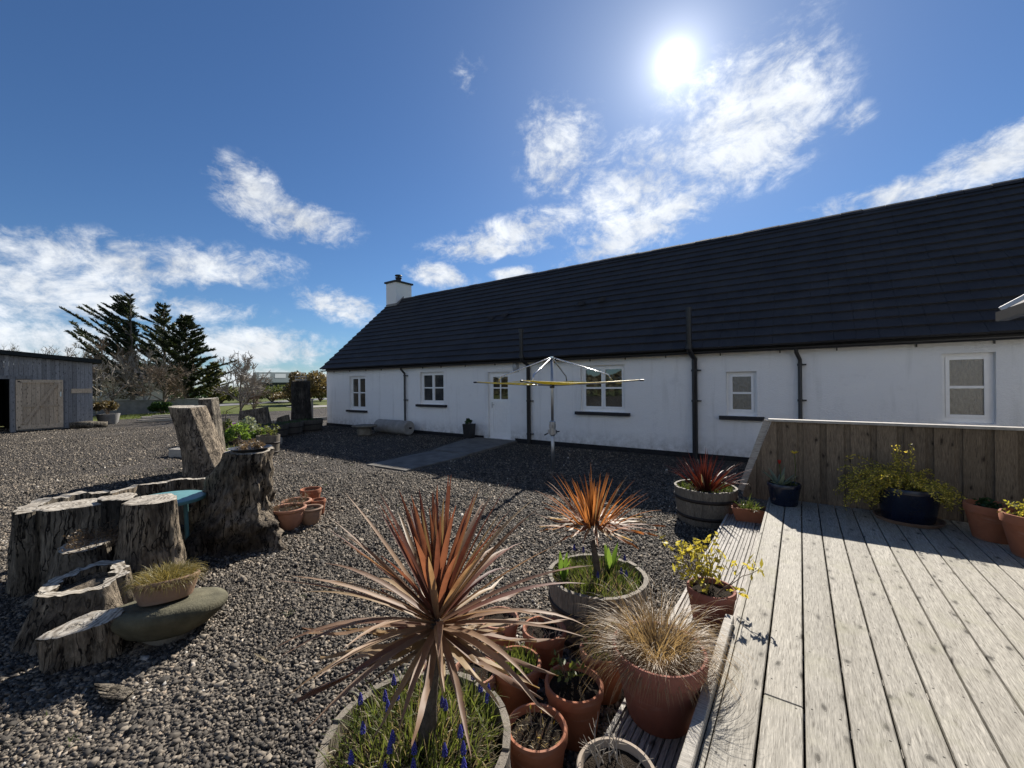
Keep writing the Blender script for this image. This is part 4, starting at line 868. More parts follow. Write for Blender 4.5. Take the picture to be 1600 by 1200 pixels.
def twigs(name, label, loc, n, h, spread, mat, seed, cat='plant', leaves=None, ln=0, lw=.012, sub=3, r0=.004, group=None, kind=None, base=.03):
    """woody stems forking upwards, with optional leaves"""
    rg = random.Random(seed); T = thing(name, label, cat, loc, 0., group); mb = MB(); lf = MB()
    def grow(p, d, L, r, lev):
        q = p; pts = [p]; dd = d
        for k in range(3): dd = (dd + rdir(rg) * .18 + Vector((0, 0, .05))).normalized(); q = q + dd * L / 3; pts.append(q)
        if sub == 1: one = MB(); one.tube(pts, [r, r * .85, r * .7, r * .5], 4, False); one.build('stem', mat, T)
        else: mb.tube(pts, [r, r * .85, r * .7, r * .5], 4, False)
        if lev > 0:
            for k in range(rg.randint(2, 3)):
                i_ = rg.randint(1, 3); grow(pts[i_], (dd + rdir(rg) * .75).normalized(), L * rg.uniform(.45, .75), r * .6, lev - 1)
        elif leaves:
            for k in range(ln):
                c = q + rdir(rg) * lw * 1.6 - dd * rg.uniform(0, L * .5); a = rdir(rg, -.2, 1.) * lw * rg.uniform(.8, 1.6); lf.dia(c, a, a.cross(rdir(rg)).normalized() * lw * .5)
    for i in range(n):
        a = rg.uniform(0, 6.28); s_ = spread * rg.uniform(.2, 1.1); grow(Vector((base * math.cos(a), base * math.sin(a), -.01)), Vector((s_ * math.cos(a), s_ * math.sin(a), 1)).normalized(), h * rg.uniform(.4, .62), r0, sub - 1)
    if sub > 1: tag(mb.build('stems', mat, T), kind='stuff')
    if leaves: tag(lf.build('leaves', leaves, T), kind='stuff')
    return T

# ------------------------------------------------------------------ foreground planters
B1, B2, B3 = (-1.2, 1.06), (-1.17, 2.67), (-.99, 5.62)
barrel('half_barrel', 'large grey oak half barrel holding the big red cordyline and grape hyacinths', (*B1, 0), .355, .42, seed=1)
barrel('half_barrel', 'oak half barrel with the small orange cordyline and tulip leaves', (*B2, 0), .34, .42, seed=2)
barrel('half_barrel', 'two hooped oak half barrel with red phormium beside the deck step', (*B3, 0), .365, .44, seed=3, hoops=(.24, .72))
cordyline('cordyline', 'big bronze red cordyline with spiky crown on a bare stem', (B1[0] + .02, B1[1] + .02, .37), .50, .50, 150, 5, ('cordyline_upright', 'cordyline_outer', 'cordyline_dry'), .026, .025, lean=(cam_off(.05, .02)), floor=.40, span=132)
cordyline('cordyline', 'smaller orange bronze cordyline growing from the half barrel with tulips', (B2[0], B2[1], .37), .31, .45, 110, 9, ('cordyline_orange', 'cordyline_orange', 'cordyline_dry'), .022, .019, lean=(cam_off(-.02, 0)), floor=.40, span=92)
grass('barrel_grass', 'green and yellowing grass under the big cordyline', (*B1, .385), .30, .15, 900, 'grass_green', 3, .7, .9, .0055)
grass('dead_grass', 'pale dead grass blades among the grape hyacinths', (*B1, .385), .30, .14, 600, 'grass_dead', 4, 1.1, 1.1, .004)
grass('barrel_grass', 'short bright grass round the stem of the small cordyline', (*B2, .385), .29, .12, 800, 'grass_green', 6, .6, .8, .005)
grass('dead_grass', 'pale dead blades round the stem of the small cordyline', (*B2, .385), .29, .11, 320, 'grass_dead', 7, 1., 1., .004)
rg = random.Random(21)
for i in range(24):
    a = rg.uniform(0, 6.28); q = .29 * math.sqrt(rg.uniform(.12, 1)); muscari((B1[0] + q * math.cos(a), B1[1] + q * math.sin(a), .38), i, 'blue grape hyacinth spike under the big red cordyline', 'grape hyacinths under the big cordyline')
for i in range(6):
    a = rg.uniform(0, 6.28); q = .28 * math.sqrt(rg.uniform(.2, 1)); muscari((B2[0] + q * math.cos(a), B2[1] + q * math.sin(a), .38), 50 + i, 'blue grape hyacinth spike beside the small orange cordyline', 'grape hyacinths by the small cordyline')
l = cam_off(-.24, .0); broadleaf('tulip_leaves', 'pair of broad bright green tulip leaves at the barrel edge under small cordyline', (B2[0] + l[0], B2[1] + l[1], .385), 4, .19, .055, 'tulip_green', 1, .25)
l = cam_off(.13, .16); broadleaf('tulip_leaves', 'taller clump of tulip leaves behind the small cordyline stem', (B2[0] + l[0], B2[1] + l[1], .385), 5, .22, .05, 'tulip_green', 2, .3)
ph = thing('phormium', 'spiky dark red phormium filling the two hooped half barrel', 'phormium', (*B3, .385)); rg = random.Random(5)
for i in range(110):
    a = rg.uniform(0, 6.28); s_ = rg.uniform(.05, 1.25); d = Vector((s_ * math.cos(a), s_ * math.sin(a), 1)); mb = MB(); mb.strip((.09 * math.cos(a) * s_, .09 * math.sin(a) * s_, -.01), d, (0, 0, 1), rg.uniform(.30, .56), rg.uniform(.014, .024), rg.uniform(.1, .75), 6, .3, .4)
    mb.build('leaf', 'phormium_red' if rg.random() < .93 else 'grass_dead', ph, True)
grass('barrel_grass', 'green tufts round the foot of the red phormium', (*B3, .395), .31, .13, 500, 'grass_green', 8, .8, .9, .006, inner=.35)

pot('tall_pot', 'big plum terracotta pot on the step, overflowing with brown sedge', (-.56, 1.98, SZ + .001), .215, .14, .32, 'terracotta_plum', rh=.07, rim=.03)
rg = random.Random(31); mb = MB()
for i in range(1700):
    a = rg.uniform(0, 6.28); q = .10 * math.sqrt(rg.random()); s_ = rg.uniform(.25, 2.8); b = a + rg.gauss(0, .6); d = Vector((s_ * math.cos(b), s_ * math.sin(b), 1.)); c_ = rg.uniform(0, 6.28); sh = 1 - .5 * max(0., -(math.cos(b) * fw.x + math.sin(b) * fw.y))
    mb.blade((q * math.cos(a), q * math.sin(a), 0), d, (math.cos(c_), math.sin(c_), 0), rg.uniform(.22, .45) * sh, rg.uniform(.002, .0045), rg.uniform(1.0, 3.0), 8)
tag(mb.build('sedge', 'sedge_brown', None, True, loc=(-.56, 1.98, SZ + .28)), 'arching tuft of thin brown sedge in the plum pot', 'sedge', kind='stuff')
smalls = [((-.95, 1.51), .135, .095, .25, 'terracotta', 'bright terracotta pot with bare stalks and a yellow bud beside the big barrel'),
          ((-.93, 1.83), .145, .10, .26, 'terracotta', 'terracotta pot of dark compost with a leafy cutting'),
          ((-1.27, 1.82), .135, .095, .24, 'terracotta', 'terracotta pot filled with short green shoots'),
          ((-1.29, 2.15), .135, .095, .25, 'terracotta', 'terracotta pot with fine dead stems against the tulip barrel'),
          ((-1.60, 2.10), .13, .09, .24, 'terracotta_pale', 'pale terracotta pot of tangled dry stems behind the big cordyline'),
          ((-.92, 2.17), .13, .095, .25, 'terracotta', 'terracotta pot of small leaves half hidden by the sedge'),
          ((-.535, 1.37), .14, .105, .22, 'clay_beige', 'beige clay pot of bare forked twigs standing on the step'),
          ((-1.43, 1.66), .12, .085, .22, 'terracotta_pale', 'small terracotta pot tucked behind the big barrel rim')]
for (p, r1, r0, h, m, lab) in smalls: pot('flower_pot', lab, (*p, SZ + .001 if m == 'clay_beige' else .012), r1, r0, h, m, rh=.05, rim=.016, fill=.88)
twigs('bare_stalks', 'few bare stalks with a yellow bud in the bright terracotta pot', (-.95, 1.51, .23), 5, .16, .5, 'grey_twig', 3, leaves='petal_yellow', ln=1, lw=.010, sub=1, r0=.003)
grass('dead_grass', 'dry wisps on the compost of the bright terracotta pot', (-.95, 1.51, .232), .10, .07, 160, 'grass_dead', 12, 1.4, 1., .003)
twigs('leafy_cutting', 'small leafy cutting in the pot of dark compost', (-.95, 1.86, .24), 4, .20, .4, 'brown_twig', 5, leaves='hedge_leaf', ln=5, lw=.02, sub=2, r0=.003)
grass('green_shoots', 'short dense green shoots in a terracotta pot', (-1.27, 1.82, .215), .105, .10, 420, 'grass_green', 14, .4, .3, .006)
twigs('withered_annual', 'fine dead stems in the pot against the tulip barrel', (-1.29, 2.15, .225), 22, .15, .6, 'grey_twig', 7, sub=2, r0=.0018, base=.08)
twigs('dry_tangle', 'tangle of dry brown stems in the pale pot', (-1.60, 2.10, .21), 30, .20, .9, 'brown_twig', 8, sub=2, r0=.0018, base=.08)
twigs('small_leaf_plant', 'bushy small leaved plant half hidden by the sedge', (-.92, 2.17, .225), 14, .19, .6, 'brown_twig', 9, leaves='hedge_leaf', ln=4, lw=.014, sub=2, r0=.002, base=.06)
twigs('bare_twigs', 'bare forked pale twigs rising from the beige clay pot', (-.535, 1.37, SZ + .19), 9, .22, .75, 'grey_twig', 10, sub=3, r0=.0035, base=.05)
twigs('dry_tangle', 'brown stems in the small pot behind the big barrel rim', (-1.43, 1.66, .20), 14, .15, .7, 'brown_twig', 15, sub=2, r0=.0018, base=.06)
pot('glazed_pot', 'dark brown pot with the yellow leaved azalea on the step', (-.49, 2.95, SZ + .001), .15, .11, .22, 'terracotta_plum', rh=.04, rim=.012)
twigs('azalea', 'twiggy azalea with yellow green leaf clusters on the step', (-.49, 2.95, SZ + .19), 15, .42, .95, 'brown_twig', 17, leaves='azalea_leaf', ln=9, lw=.021, sub=2, r0=.0045)
# things on the step and the deck by the screen
tr = thing('clay_trough', 'small tapered rectangular terracotta trough on the step', 'plant pot', (-.47, 5.32, SZ + .001), R(8)); mb = MB(); a, b, c, d, h = .19, .095, .145, .065, .15
mb.add([(-c, -d, 0), (c, -d, 0), (c, d, 0), (-c, d, 0), (-a, -b, h), (a, -b, h), (a, b, h), (-a, b, h), (-a + .014, -b + .014, h), (a - .014, -b + .014, h), (a - .014, b - .014, h), (-a + .014, b - .014, h), (-a + .025, -b + .025, h - .04), (a - .025, -b + .025, h - .04), (a - .025, b - .025, h - .04), (-a + .025, b - .025, h - .04)],
       [(3, 2, 1, 0)] + [(k + i, k + (i + 1) % 4, k + 4 + (i + 1) % 4, k + 4 + i) for k in (0, 4, 8) for i in range(4)]); mb.build('pot', 'terracotta', tr)
MB().box(-a + .02, a - .02, -b + .02, b - .02, h - .06, h - .035).build('soil', 'soil', tr)
grass('trough_bulbs', 'narrow green bulb leaves in the clay trough', (-.47, 5.32, SZ + .125), .09, .20, 120, 'grass_green', 33, .9, 1., .010)
pot('blue_pot', 'small dark blue glazed pot with red and yellow tulips', (-.16, 5.56, DZ + .001), .165, .125, .24, 'blue_glaze', rh=.045, rim=.014)
broadleaf('tulip_leaves', 'floppy tulip leaves spilling from the small blue pot', (-.20, 5.53, DZ + .21), 11, .24, .045, 'silver_leaf', 12, 1.1)
for k, (dx, dy, h, m, lab) in enumerate(((-.04, .0, .24, 'petal_red', 'red tulip bud over the small blue pot'), (.10, .0, .37, 'petal_yellow', 'yellow star shaped tulip above the small blue pot'))):
    T = thing('tulip', lab, 'flower', (-.16 + dx, 5.56 + dy, DZ + .21)); mb = MB(); mb.tube([(0, 0, 0), (.01, 0, h * .6), (0, 0, h)], .004, 6); mb.build('stem', 'grass_green', T)
    for i in range(6): a = i * 1.047; mb = MB(); mb.strip((0, 0, h), (math.cos(a) * (.35 if k == 0 else 1.3), math.sin(a) * (.35 if k == 0 else 1.3), 1), (0, 0, 1), .05, .024, .1, 4, .3, .5); mb.build('petal', m, T, True)
grass('pot_grass', 'short green tufts in the small blue pot', (-.14, 5.58, DZ + .205), .12, .10, 140, 'grass_green', 35, .8, .8, .007)
pot('blue_pot', 'large dark blue glazed pot on a saucer under the flowering broom', (.86, 5.56, DZ + .014), .25, .19, .33, 'blue_glaze', rh=.05, rim=.016, saucer='clay_faded')
br = thing('broom_bush', 'arching broom bush with yellow flowers in the large blue pot', 'shrub', (.86, 5.56, DZ + .30)); rg = random.Random(8); st = MB(); lf = MB(); fl = MB()
for i in range(130):
    a = rg.choice((rg.gauss(math.pi, .75), rg.gauss(math.pi, .6), rg.gauss(math.pi, .9), rg.gauss(-.3, .6))); s_ = rg.uniform(.5, 1.9)
    if i < 6: s_ = rg.uniform(.05, .2)
    d = Vector((s_ * math.cos(a), s_ * math.sin(a) * .55 - .1, 1)).normalized(); p = Vector((rg.uniform(-.06, .06), rg.uniform(-.05, .05), 0)); L = rg.uniform(.34, .66) * (1 if math.cos(a) < 0 else .75); pts = [p]; n = 9; dr_ = rg.uniform(1.8, 3.6) if i >= 6 else .2
    for k in range(n):
        d = (d + Vector((0, 0, -1)) * dr_ / n * (.3 + 1.3 * k / n)).normalized(); p = p + d * L / n
        if p.y > .27: p.y = .27
        pts.append(p)
        if k > 1:
            for q in range(11):
                c = p + rdir(rg) * .026 - d * rg.uniform(0, L / n); a_ = rdir(rg) * rg.uniform(.010, .017); (fl if rg.random() < .4 else lf).dia(c, a_, a_.cross(rdir(rg)).normalized() * .006)
    st.tube(pts, [.0035 * (1 - .08 * k) for k in range(n + 1)], 4, False)
st.build('stems', 'brown_twig', br); tag(lf.build('leaves', 'broom_leaf', br), kind='stuff'); tag(fl.build('flowers', 'broom_flower', br), kind='stuff')
pot('flower_pot', 'plain terracotta pot of dark leaves against the screen fence', (1.36, 5.30, DZ + .001), .18, .12, .30, 'terracotta', rh=.07, rim=.018)
pot('flower_pot', 'larger terracotta pot with sunlit succulents on the deck', (1.50, 4.94, DZ + .001), .20, .13, .33, 'terracotta', rh=.075, rim=.02)
twigs('dark_plant', 'low dark leafy plant in the pot against the screen fence', (1.36, 5.30, DZ + .26), 9, .12, .8, 'brown_twig', 41, leaves='box_leaf', ln=8, lw=.02, sub=2, r0=.003)
twigs('succulent', 'sprawling pale succulent with one tall bud on the deck', (1.50, 4.94, DZ + .29), 22, .15, .9, 'brown_twig', 42, leaves='azalea_leaf', ln=6, lw=.014, sub=2, r0=.003, base=.09)

# ------------------------------------------------------------------ pots by the gnarled stump, bowl on the disc
pot('clay_bowl', 'wide rounded terracotta bowl of dry heather beside the gnarled stump', (-5.14, 2.52, .012), .185, .10, .26, 'terracotta_pale', round_=True, rh=.05)
pot('clay_bowl', 'faded round terracotta bowl next to the wide heather bowl', (-5.07, 2.76, .012), .13, .075, .21, 'clay_faded', round_=True, rh=.04)
pot('flower_pot', 'small upright terracotta pot at the end of the bowl group', (-5.36, 3.02, .012), .10, .07, .20, 'terracotta', rh=.04, rim=.012)
pot('clay_bowl', 'terracotta bowl of dry stems behind the two round bowls', (-5.50, 2.80, .012), .17, .10, .22, 'terracotta_pale', round_=True, rh=.045)
pot('flower_pot', 'straight sided terracotta pot at the back of the bowl group', (-5.78, 3.15, .012), .14, .10, .26, 'terracotta', rh=.06, rim=.014)
twigs('dry_heather', 'dry brown heather in the wide terracotta bowl', (-5.14, 2.52, .21), 60, .20, .7, 'brown_twig', 51, leaves='heather_brown', ln=3, lw=.008, sub=2, r0=.0016, base=.13)
twigs('dry_heather', 'dry stems in the bowl behind', (-5.50, 2.80, .18), 40, .18, .6, 'brown_twig', 52, leaves='heather_brown', ln=3, lw=.007, sub=2, r0=.0016, base=.1)['label'] = 'wispy dry stems in the bowl behind the two round bowls'
twigs('heather_plant', 'brown heather mat growing over the small pale stump', (-4.88, .82, .41), 70, .22, 1.3, 'brown_twig', 53, leaves='heather_brown', ln=5, lw=.009, sub=2, r0=.0018, base=.10)
bw = (-3.66, .95, .265)
T = pot('shallow_bowl', 'shallow pink clay bowl standing on the tilted stone disc', bw, .19, .145, .145, 'clay_faded', rh=.03, rim=.012, fill=.8); T.rotation_euler = (R(-7), R(-9), .3)
mb = MB(); rg = random.Random(61)
for i in range(1500):
    a = rg.uniform(0, 6.28); q = .14 * math.sqrt(rg.random()); s_ = (.1 + q / .15 * .75) * rg.uniform(.4, 1.3); b = a + rg.gauss(0, .6); c_ = rg.uniform(0, 6.28); mb.blade((q * math.cos(a), q * math.sin(a), 0), Vector((s_ * math.cos(b), s_ * math.sin(b), 1)), (math.cos(c_), math.sin(c_), 0), rg.uniform(.09, .17), rg.uniform(.003, .006), rg.uniform(1.4, 4.0), 6)
tag(mb.build('bowl_grass', 'grass_olive', None, True, loc=(bw[0], bw[1], bw[2] + .12)), 'rounded tuft of curly olive grass in the shallow clay bowl', 'grass', kind='stuff')
tp = Vector((-5.25, 1.93, 0)) + bctr
T = thing('dead_plant_bowl', 'black bowl of withered brown plants on top of the gnarled stump', 'plant pot', (tp.x, tp.y, tp.z + .006)); mb = MB(); mb.lathe([(.001, 0), (.15, 0), (.21, .035), (.2, .035), (.15, .012), (.001, .01)], 30); mb.build('bowl', 'black_plastic', T)
twigs('withered_plant', 'withered pinkish brown rosette in the black bowl on the gnarled stump', (tp.x, tp.y, tp.z + .02), 40, .12, 1.6, 'brown_twig', 54, leaves='heather_brown', ln=5, lw=.013, sub=2, r0=.002, base=.07)
grass('moss_patch', 'sunlit mossy grass patch on the gravel beside the leaning trunk', (-9.55, 2.45, .0), .38, .035, 900, 'grass_green', 71, .8, .6, .006)

# ------------------------------------------------------------------ by the wall and the far garden bed
sb = thing('stone_bench', 'rough stone slab resting on a boulder by the cottage wall', 'bench', (-12.45, 8.75, 0))
mb = MB(); mb.lathe([(.16, -.02), (.24, .05), (.25, .2), (.2, .30)], 12, cap=True, wob=lambda a, z: .12 * math.sin(3 * a + z * 9)); mb.build('boulder', 'stone', sb)
mb = MB(); mb.lathe([(.001, .302), (.36, .302), (.40, .33), (.38, .37), (.001, .375)], 14, wob=lambda a, z: .09 * math.sin(2 * a) + .05 * math.sin(5 * a)); mb.build('slab', 'stone', sb)
T = thing('garden_roller', 'long grey cylindrical stone roller lying along the cottage wall', 'roller', (-12.0, 9.62, 0)); mb = MB(); mb.tube([(-.85, 0, .25), (-.82, 0, .25), (.82, 0, .25), (.85, 0, .25)], [.22, .25, .25, .22], 28); autosmooth(mb.build('drum', 'concrete', T), 40)
mb = MB(); mb.tube([(-.93, 0, .25), (.93, 0, .25)], .03, 10); mb.build('axle', 'iron_hoop', T)
T = thing('tall_planter', 'tall square black planter with clipped box beside the back door', 'planter', (-8.62, 9.86, .051 if False else .0)); mb = MB(); mb.add([(-.12, -.12, 0), (.12, -.12, 0), (.12, .12, 0), (-.12, .12, 0), (-.15, -.15, .5), (.15, -.15, .5), (.15, .15, .5), (-.15, .15, .5), (-.125, -.125, .5), (.125, -.125, .5), (.125, .125, .5), (-.125, .125, .5)], [(3, 2, 1, 0)] + [(k + i, k + (i + 1) % 4, k + 4 + (i + 1) % 4, k + 4 + i) for k in (0, 4) for i in range(4)] + [(8, 9, 10, 11)]); mb.build('pot', 'black_plastic', T)
def leafball(name, label, loc, rx, rz, n, mat, seed, lw=.03, cat='shrub', core=True, parent=None, clump=5, flat=.0):
    rg = random.Random(seed); mb = MB(); cl = [(rdir(rg, -.3, 1.) * rg.uniform(.35, .8), rg.uniform(.25, .5)) for _ in range(clump)]
    for i in range(n):
        c, r_ = rg.choice(cl); p = (c + rdir(rg) * r_ * rg.random() ** .35); p = Vector((p.x * rx, p.y * rx, p.z * rz + rz * .8)); a = rdir(rg) * lw * rg.uniform(.6, 1.3); mb.dia(p, a, a.cross(rdir(rg)).normalized() * lw * .5)
    if parent is not None: return tag(mb.build(name, mat, parent, loc=loc), kind='stuff')
    T = thing(name, label, cat, loc); s_ = MB()
    for k in range(clump): c, r_ = cl[k]; s_.tube([(0, 0, -.03), (c.x * rx * .4, c.y * rx * .4, rz * .5), (c.x * rx, c.y * rx, c.z * rz + rz * .8)], [rx * .03, rx * .022, rx * .01], 5, False)
    s_.build('stems', 'brown_twig', T); tag(mb.build('leaves', mat, T), kind='stuff'); return T
leafball('clipped_box', 'small clipped green box ball in the tall black planter', (-8.62, 9.86, .47), .13, .12, 420, 'box_leaf', 3, .028, clump=8)
bk = [((-13.9, 6.0), .40, .42, 'green weathered half barrel at the near end of the garden row'), ((-14.7, 6.75), .46, .46, 'dark half barrel with two hoops in the garden row'), ((-15.15, 7.5), .46, .46, 'dark half barrel between its neighbours in the garden row'), ((-15.7, 8.45), .56, .46, 'broad dark half barrel at the cottage end of the garden row')]
for k, (p, r_, h, lab) in enumerate(bk): barrel('half_barrel', lab, (*p, 0), r_, h, 'dark_stave', seed=20 + k); grass('barrel_grass', ['low green tufts in the green weathered barrel', 'sparse tufts in the dark two hooped barrel', 'sparse tufts in the middle dark barrel', 'dark green tufts filling the broad barrel by the cottage corner'][k], (*p, h - .05), r_ - .06, .14, 260, 'box_leaf' if k else 'silver_leaf', 80 + k, .6, .7, .014)
barrel('half_barrel', 'small sunlit grey tub just beyond the gnarled stump', (-11.2, 5.0, 0), .27, .50, seed=31); twigs('tub_plant', 'wispy green plant in the sunlit grey tub', (-11.2, 5.0, .45), 16, .4, .7, 'brown_twig', 81, leaves='hedge_leaf', ln=5, lw=.025, sub=2, r0=.004, base=.1)
stump('hollow_log', 'upright grey hollow log with a dark hole behind the barrels', (-16.1, 6.75), .95, .50, .42, (0, 0), ((2, .1, 0.), (3, .1, 1.)), .1, (.1, .1), (.1, .3), .08, 41, 1., .7, R(35), 'stump_grey', 0)
stump('jagged_stump', 'jagged grey stump next to the hollow log', (-15.95, 7.65), .62, .36, .22, (.05, 0), ((2, .15, 0.), (3, .1, 1.)), .2, (.25, .1), None, .08, 43, 1., .7, R(20), 'stump_grey', 0)
TS, tctr = stump('tall_dark_stump', 'tall dark straight trunk standing near the cottage corner', (-16.35, 8.55), 1.95, .37, .33, (0, 0), ((2, .05, 0.), (5, .03, 1.)), .08, (0, 0), None, .05, 45, 1., 1., 0, 'stump_dark', 0)
T = thing('wooden_crate', 'tiny pale slatted crate on top of the tall dark trunk', 'crate', (-16.35, 8.55, 1.965)); 
for k in range(2): MB().box(-.2, .2, -.14 + .26 * k, -.12 + .26 * k, .02 + .0, .07).build('slat', 'pale_timber', T); MB().box(-.2, .2, -.14 + .26 * k, -.12 + .26 * k, .14, .19).build('slat', 'pale_timber', T)
for x_ in (-.19, .17):
    for y_ in (-.118, .098): MB().box(x_, x_ + .02, y_, y_ + .018, 0, .22).build('post', 'pale_timber', T)
T = thing('timber_stand', 'rickety pale timber stand leaning by the cottage corner', 'stand', (-17.6, 9.3, 0)); mb = MB().bar((-.4, 0, 0), (-.1, .1, 1.15), .12, .03, (0, 1, 0)); mb.build('plank', 'pale_timber', T); MB().bar((.1, .1, 0), (-.32, .02, 1.0), .14, .03, (0, 1, 0)).build('plank', 'pale_timber', T)
MB().box(-.35, .35, -.1, .3, 1.16, 1.2).build('shelf', 'pale_timber', T); MB().box(.28, .33, .2, .26, 0, 1.16).build('post', 'pale_timber', T); MB().box(-.33, -.28, .2, .26, 0, 1.16).build('post', 'pale_timber', T)
# planting bed between leaning trunk and barrels
bed = thing('raised_bed', 'sleeper edged bed of spring plants between leaning trunk and barrels', 'planting bed', (-12.9, 4.9, 0)); 
for (p, q) in (((-11.7, 4.2), (-12.9, 6.1)), ((-12.9, 6.1), (-14.3, 5.3)), ((-14.3, 5.3), (-13.0, 3.5)), ((-13.0, 3.5), (-11.7, 4.2))): MB().bar((*p, .10), (*q, .10), .14, .2).build('sleeper', 'pale_timber', bed, world=True)
MB().add([(-11.75, 4.25, .17), (-12.9, 6.0, .17), (-14.2, 5.25, .17), (-13.0, 3.6, .17)], [(0, 1, 2, 3)]).build('soil', 'soil', bed, world=True)
rg = random.Random(90)
for k, (x_, y_, r_, h, m, lab) in enumerate(((-12.3, 4.7, .4, .36, 'tulip_green', 'mound of bright green leaves in the sleeper bed'), (-12.9, 5.3, .42, .40, 'silver_leaf', 'silvery grey leaved mound in the sleeper bed'), (-13.3, 4.6, .45, .42, 'hedge_leaf', 'dark green bushy mound in the sleeper bed'), (-13.5, 5.1, .3, .22, 'aubrieta', 'cushion of purple aubrieta flowers in the bed'), (-12.35, 5.3, .25, .25, 'tulip_green', 'low fresh green plant at the barrel end of the bed'))):
    leafball('bed_plant', lab, (x_, y_, .16), r_, h, 900, m, 91 + k, .045, 'plant', clump=9)
leafball('aubrieta_cushion', 'wide purple aubrieta cushion beside the hollow log', (-15.4, 5.9, .0), .55, .3, 900, 'aubrieta', 99, .04, 'plant', clump=9)
grass('daffodil_leaves', 'upright bright daffodil leaves at the foot of the slim trunk', (-11.3, 4.35, .0), .32, .38, 320, 'tulip_green', 101, .3, .4, .014)
twigs('sapling', 'thin bare sapling tied beside the slim trunk', (-11.25, 4.1, 0), 1, 2.2, .05, 'brown_twig', 103, sub=2, r0=.014, cat='sapling', base=0)

# ------------------------------------------------------------------ shed
SU = -26.0; shed = thing('shed', 'grey boarded shed with flat black roof and open doorway', 'shed', (SU, 1.5, 0)); rg = random.Random(13)
def sz(v): return 2.92 + (4.2 - v) * .095
v = 4.21; bwid = .125
while v > -6:
    a, b = v - bwid + .006, v; op = (b < 1.95 and a > -1.6); z0 = 2.18 if op else .04
    o = MB().box(SU - .022, SU + rg.uniform(-.002, .003), a, b, z0, sz((a + b) / 2) - .04).build('shed_board', 'shed_wood', shed, world=True); v -= bwid
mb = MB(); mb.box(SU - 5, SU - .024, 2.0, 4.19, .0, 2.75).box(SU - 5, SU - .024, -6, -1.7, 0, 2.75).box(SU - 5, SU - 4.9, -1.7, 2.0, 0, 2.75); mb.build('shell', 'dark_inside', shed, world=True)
mb = MB(); va, vb = -6.1, 4.48
mb.add([(SU + .22, va, sz(va) - .02), (SU + .22, vb, sz(vb) - .02), (SU - 5.2, vb, sz(vb) - .02), (SU - 5.2, va, sz(va) - .02), (SU + .22, va, sz(va) + .15), (SU + .22, vb, sz(vb) + .15), (SU - 5.2, vb, sz(vb) + .15), (SU - 5.2, va, sz(va) + .15)], [(3, 2, 1, 0), (4, 5, 6, 7), (0, 1, 5, 4), (1, 2, 6, 5), (2, 3, 7, 6), (3, 0, 4, 7)]); mb.build('roof', 'felt_roof', shed, world=True)
mb = MB(); mb.box(SU + .005, SU + .05, -1.7, 2.4, 2.16, 2.30); mb.build('lintel', 'shed_wood', shed, world=True)
MB().box(SU + .005, SU + .04, 3.55, 4.16, 1.55, 1.74).build('hatch_rail', 'shed_door_wood', shed, world=True)
dv0, dv1 = 2.0, 3.30; dx = SU + .055
mb = MB()
door = thing('shed_tmp', None, None); bpy.data.objects.remove(door)
mb = MB(); mb.box(dx, dx + .035, dv0, dv0 + .17, .1, 2.13).box(dx, dx + .035, dv1 - .15, dv1, .1, 2.13).box(dx, dx + .035, dv0 + .17, dv1 - .15, 2.0, 2.13).box(dx, dx + .035, dv0 + .17, dv1 - .15, .1, .26)
sdoor = mb.build('shed_door', 'shed_door_wood', shed, world=True)
for i in range(8): a = dv0 + .17 + i * .1225; MB().box(dx - .03, dx - .004, a + .003, a + .1195, .2, 2.05).build('door_board', 'shed_door_wood', sdoor, world=True)
MB().box(dx - .002, dx + .03, dv0 + .17, dv1 - .15, 1.0, 1.1).build('ledge', 'shed_door_wood', sdoor, world=True)
MB().bar((dx + .042, dv0 + .20, .32), (dx + .042, dv1 - .18, 1.98), .11, .02, (1, 0, 0)).build('brace', 'shed_door_wood', sdoor, world=True)
MB().box(dx + .036, dx + .06, dv1 - .10, dv1 - .05, 1.4, 1.62).build('latch', 'bright_steel', sdoor, world=True)
for z in (.18, 2.03): MB().box(dx + .036, dx + .05, dv0 + .05, dv0 + .11, z, z + .05).build('bolt', 'black_plastic', sdoor, world=True)
MB().box(SU - .05, SU + .06, 1.86, 1.99, .0, 2.16).build('door_post', 'shed_wood', shed, world=True)
T = thing('log', 'short weathered log lying against the shed wall', 'log', (-25.6, 4.0, 0)); mb = MB(); mb.tube([(-.1, -.55, .14), (0, 0, .16), (.05, .6, .13)], [.15, .16, .12], 14); mb.build('trunk', 'stump_grey', T, True)
tg = thing('stone_trough', 'pale round stone planter beside the shed corner', 'planter', (-27.6, 5.0, 0)); mb = MB(); mb.lathe([(.001, 0), (.3, 0), (.36, .1), (.42, .42), (.44, .5), (.37, .5), (.34, .4), (.001, .4)], 20); autosmooth(mb.build('pot', 'concrete', tg))
leafball('rusty_shrub', 'rusty brown shrub growing in the round stone planter', (-27.6, 5.0, .42), .6, .55, 1300, 'brown_needle', 111, .06, clump=8)
T = thing('board_pile', 'pile of pale planks lying on the gravel near the shed', 'planks', (-27.3, 7.3, 0)); rg = random.Random(6)
for k in range(7): a = rg.uniform(-.35, .35); c = (rg.uniform(-.5, .5), rg.uniform(-.8, .8), .05 + .065 * k * .6); d = Vector((math.sin(a) * .6, math.cos(a), 0)) * 1.15; MB().bar(Vector(c) - d, Vector(c) + d, .2, .05).build('plank', 'pale_timber', T)

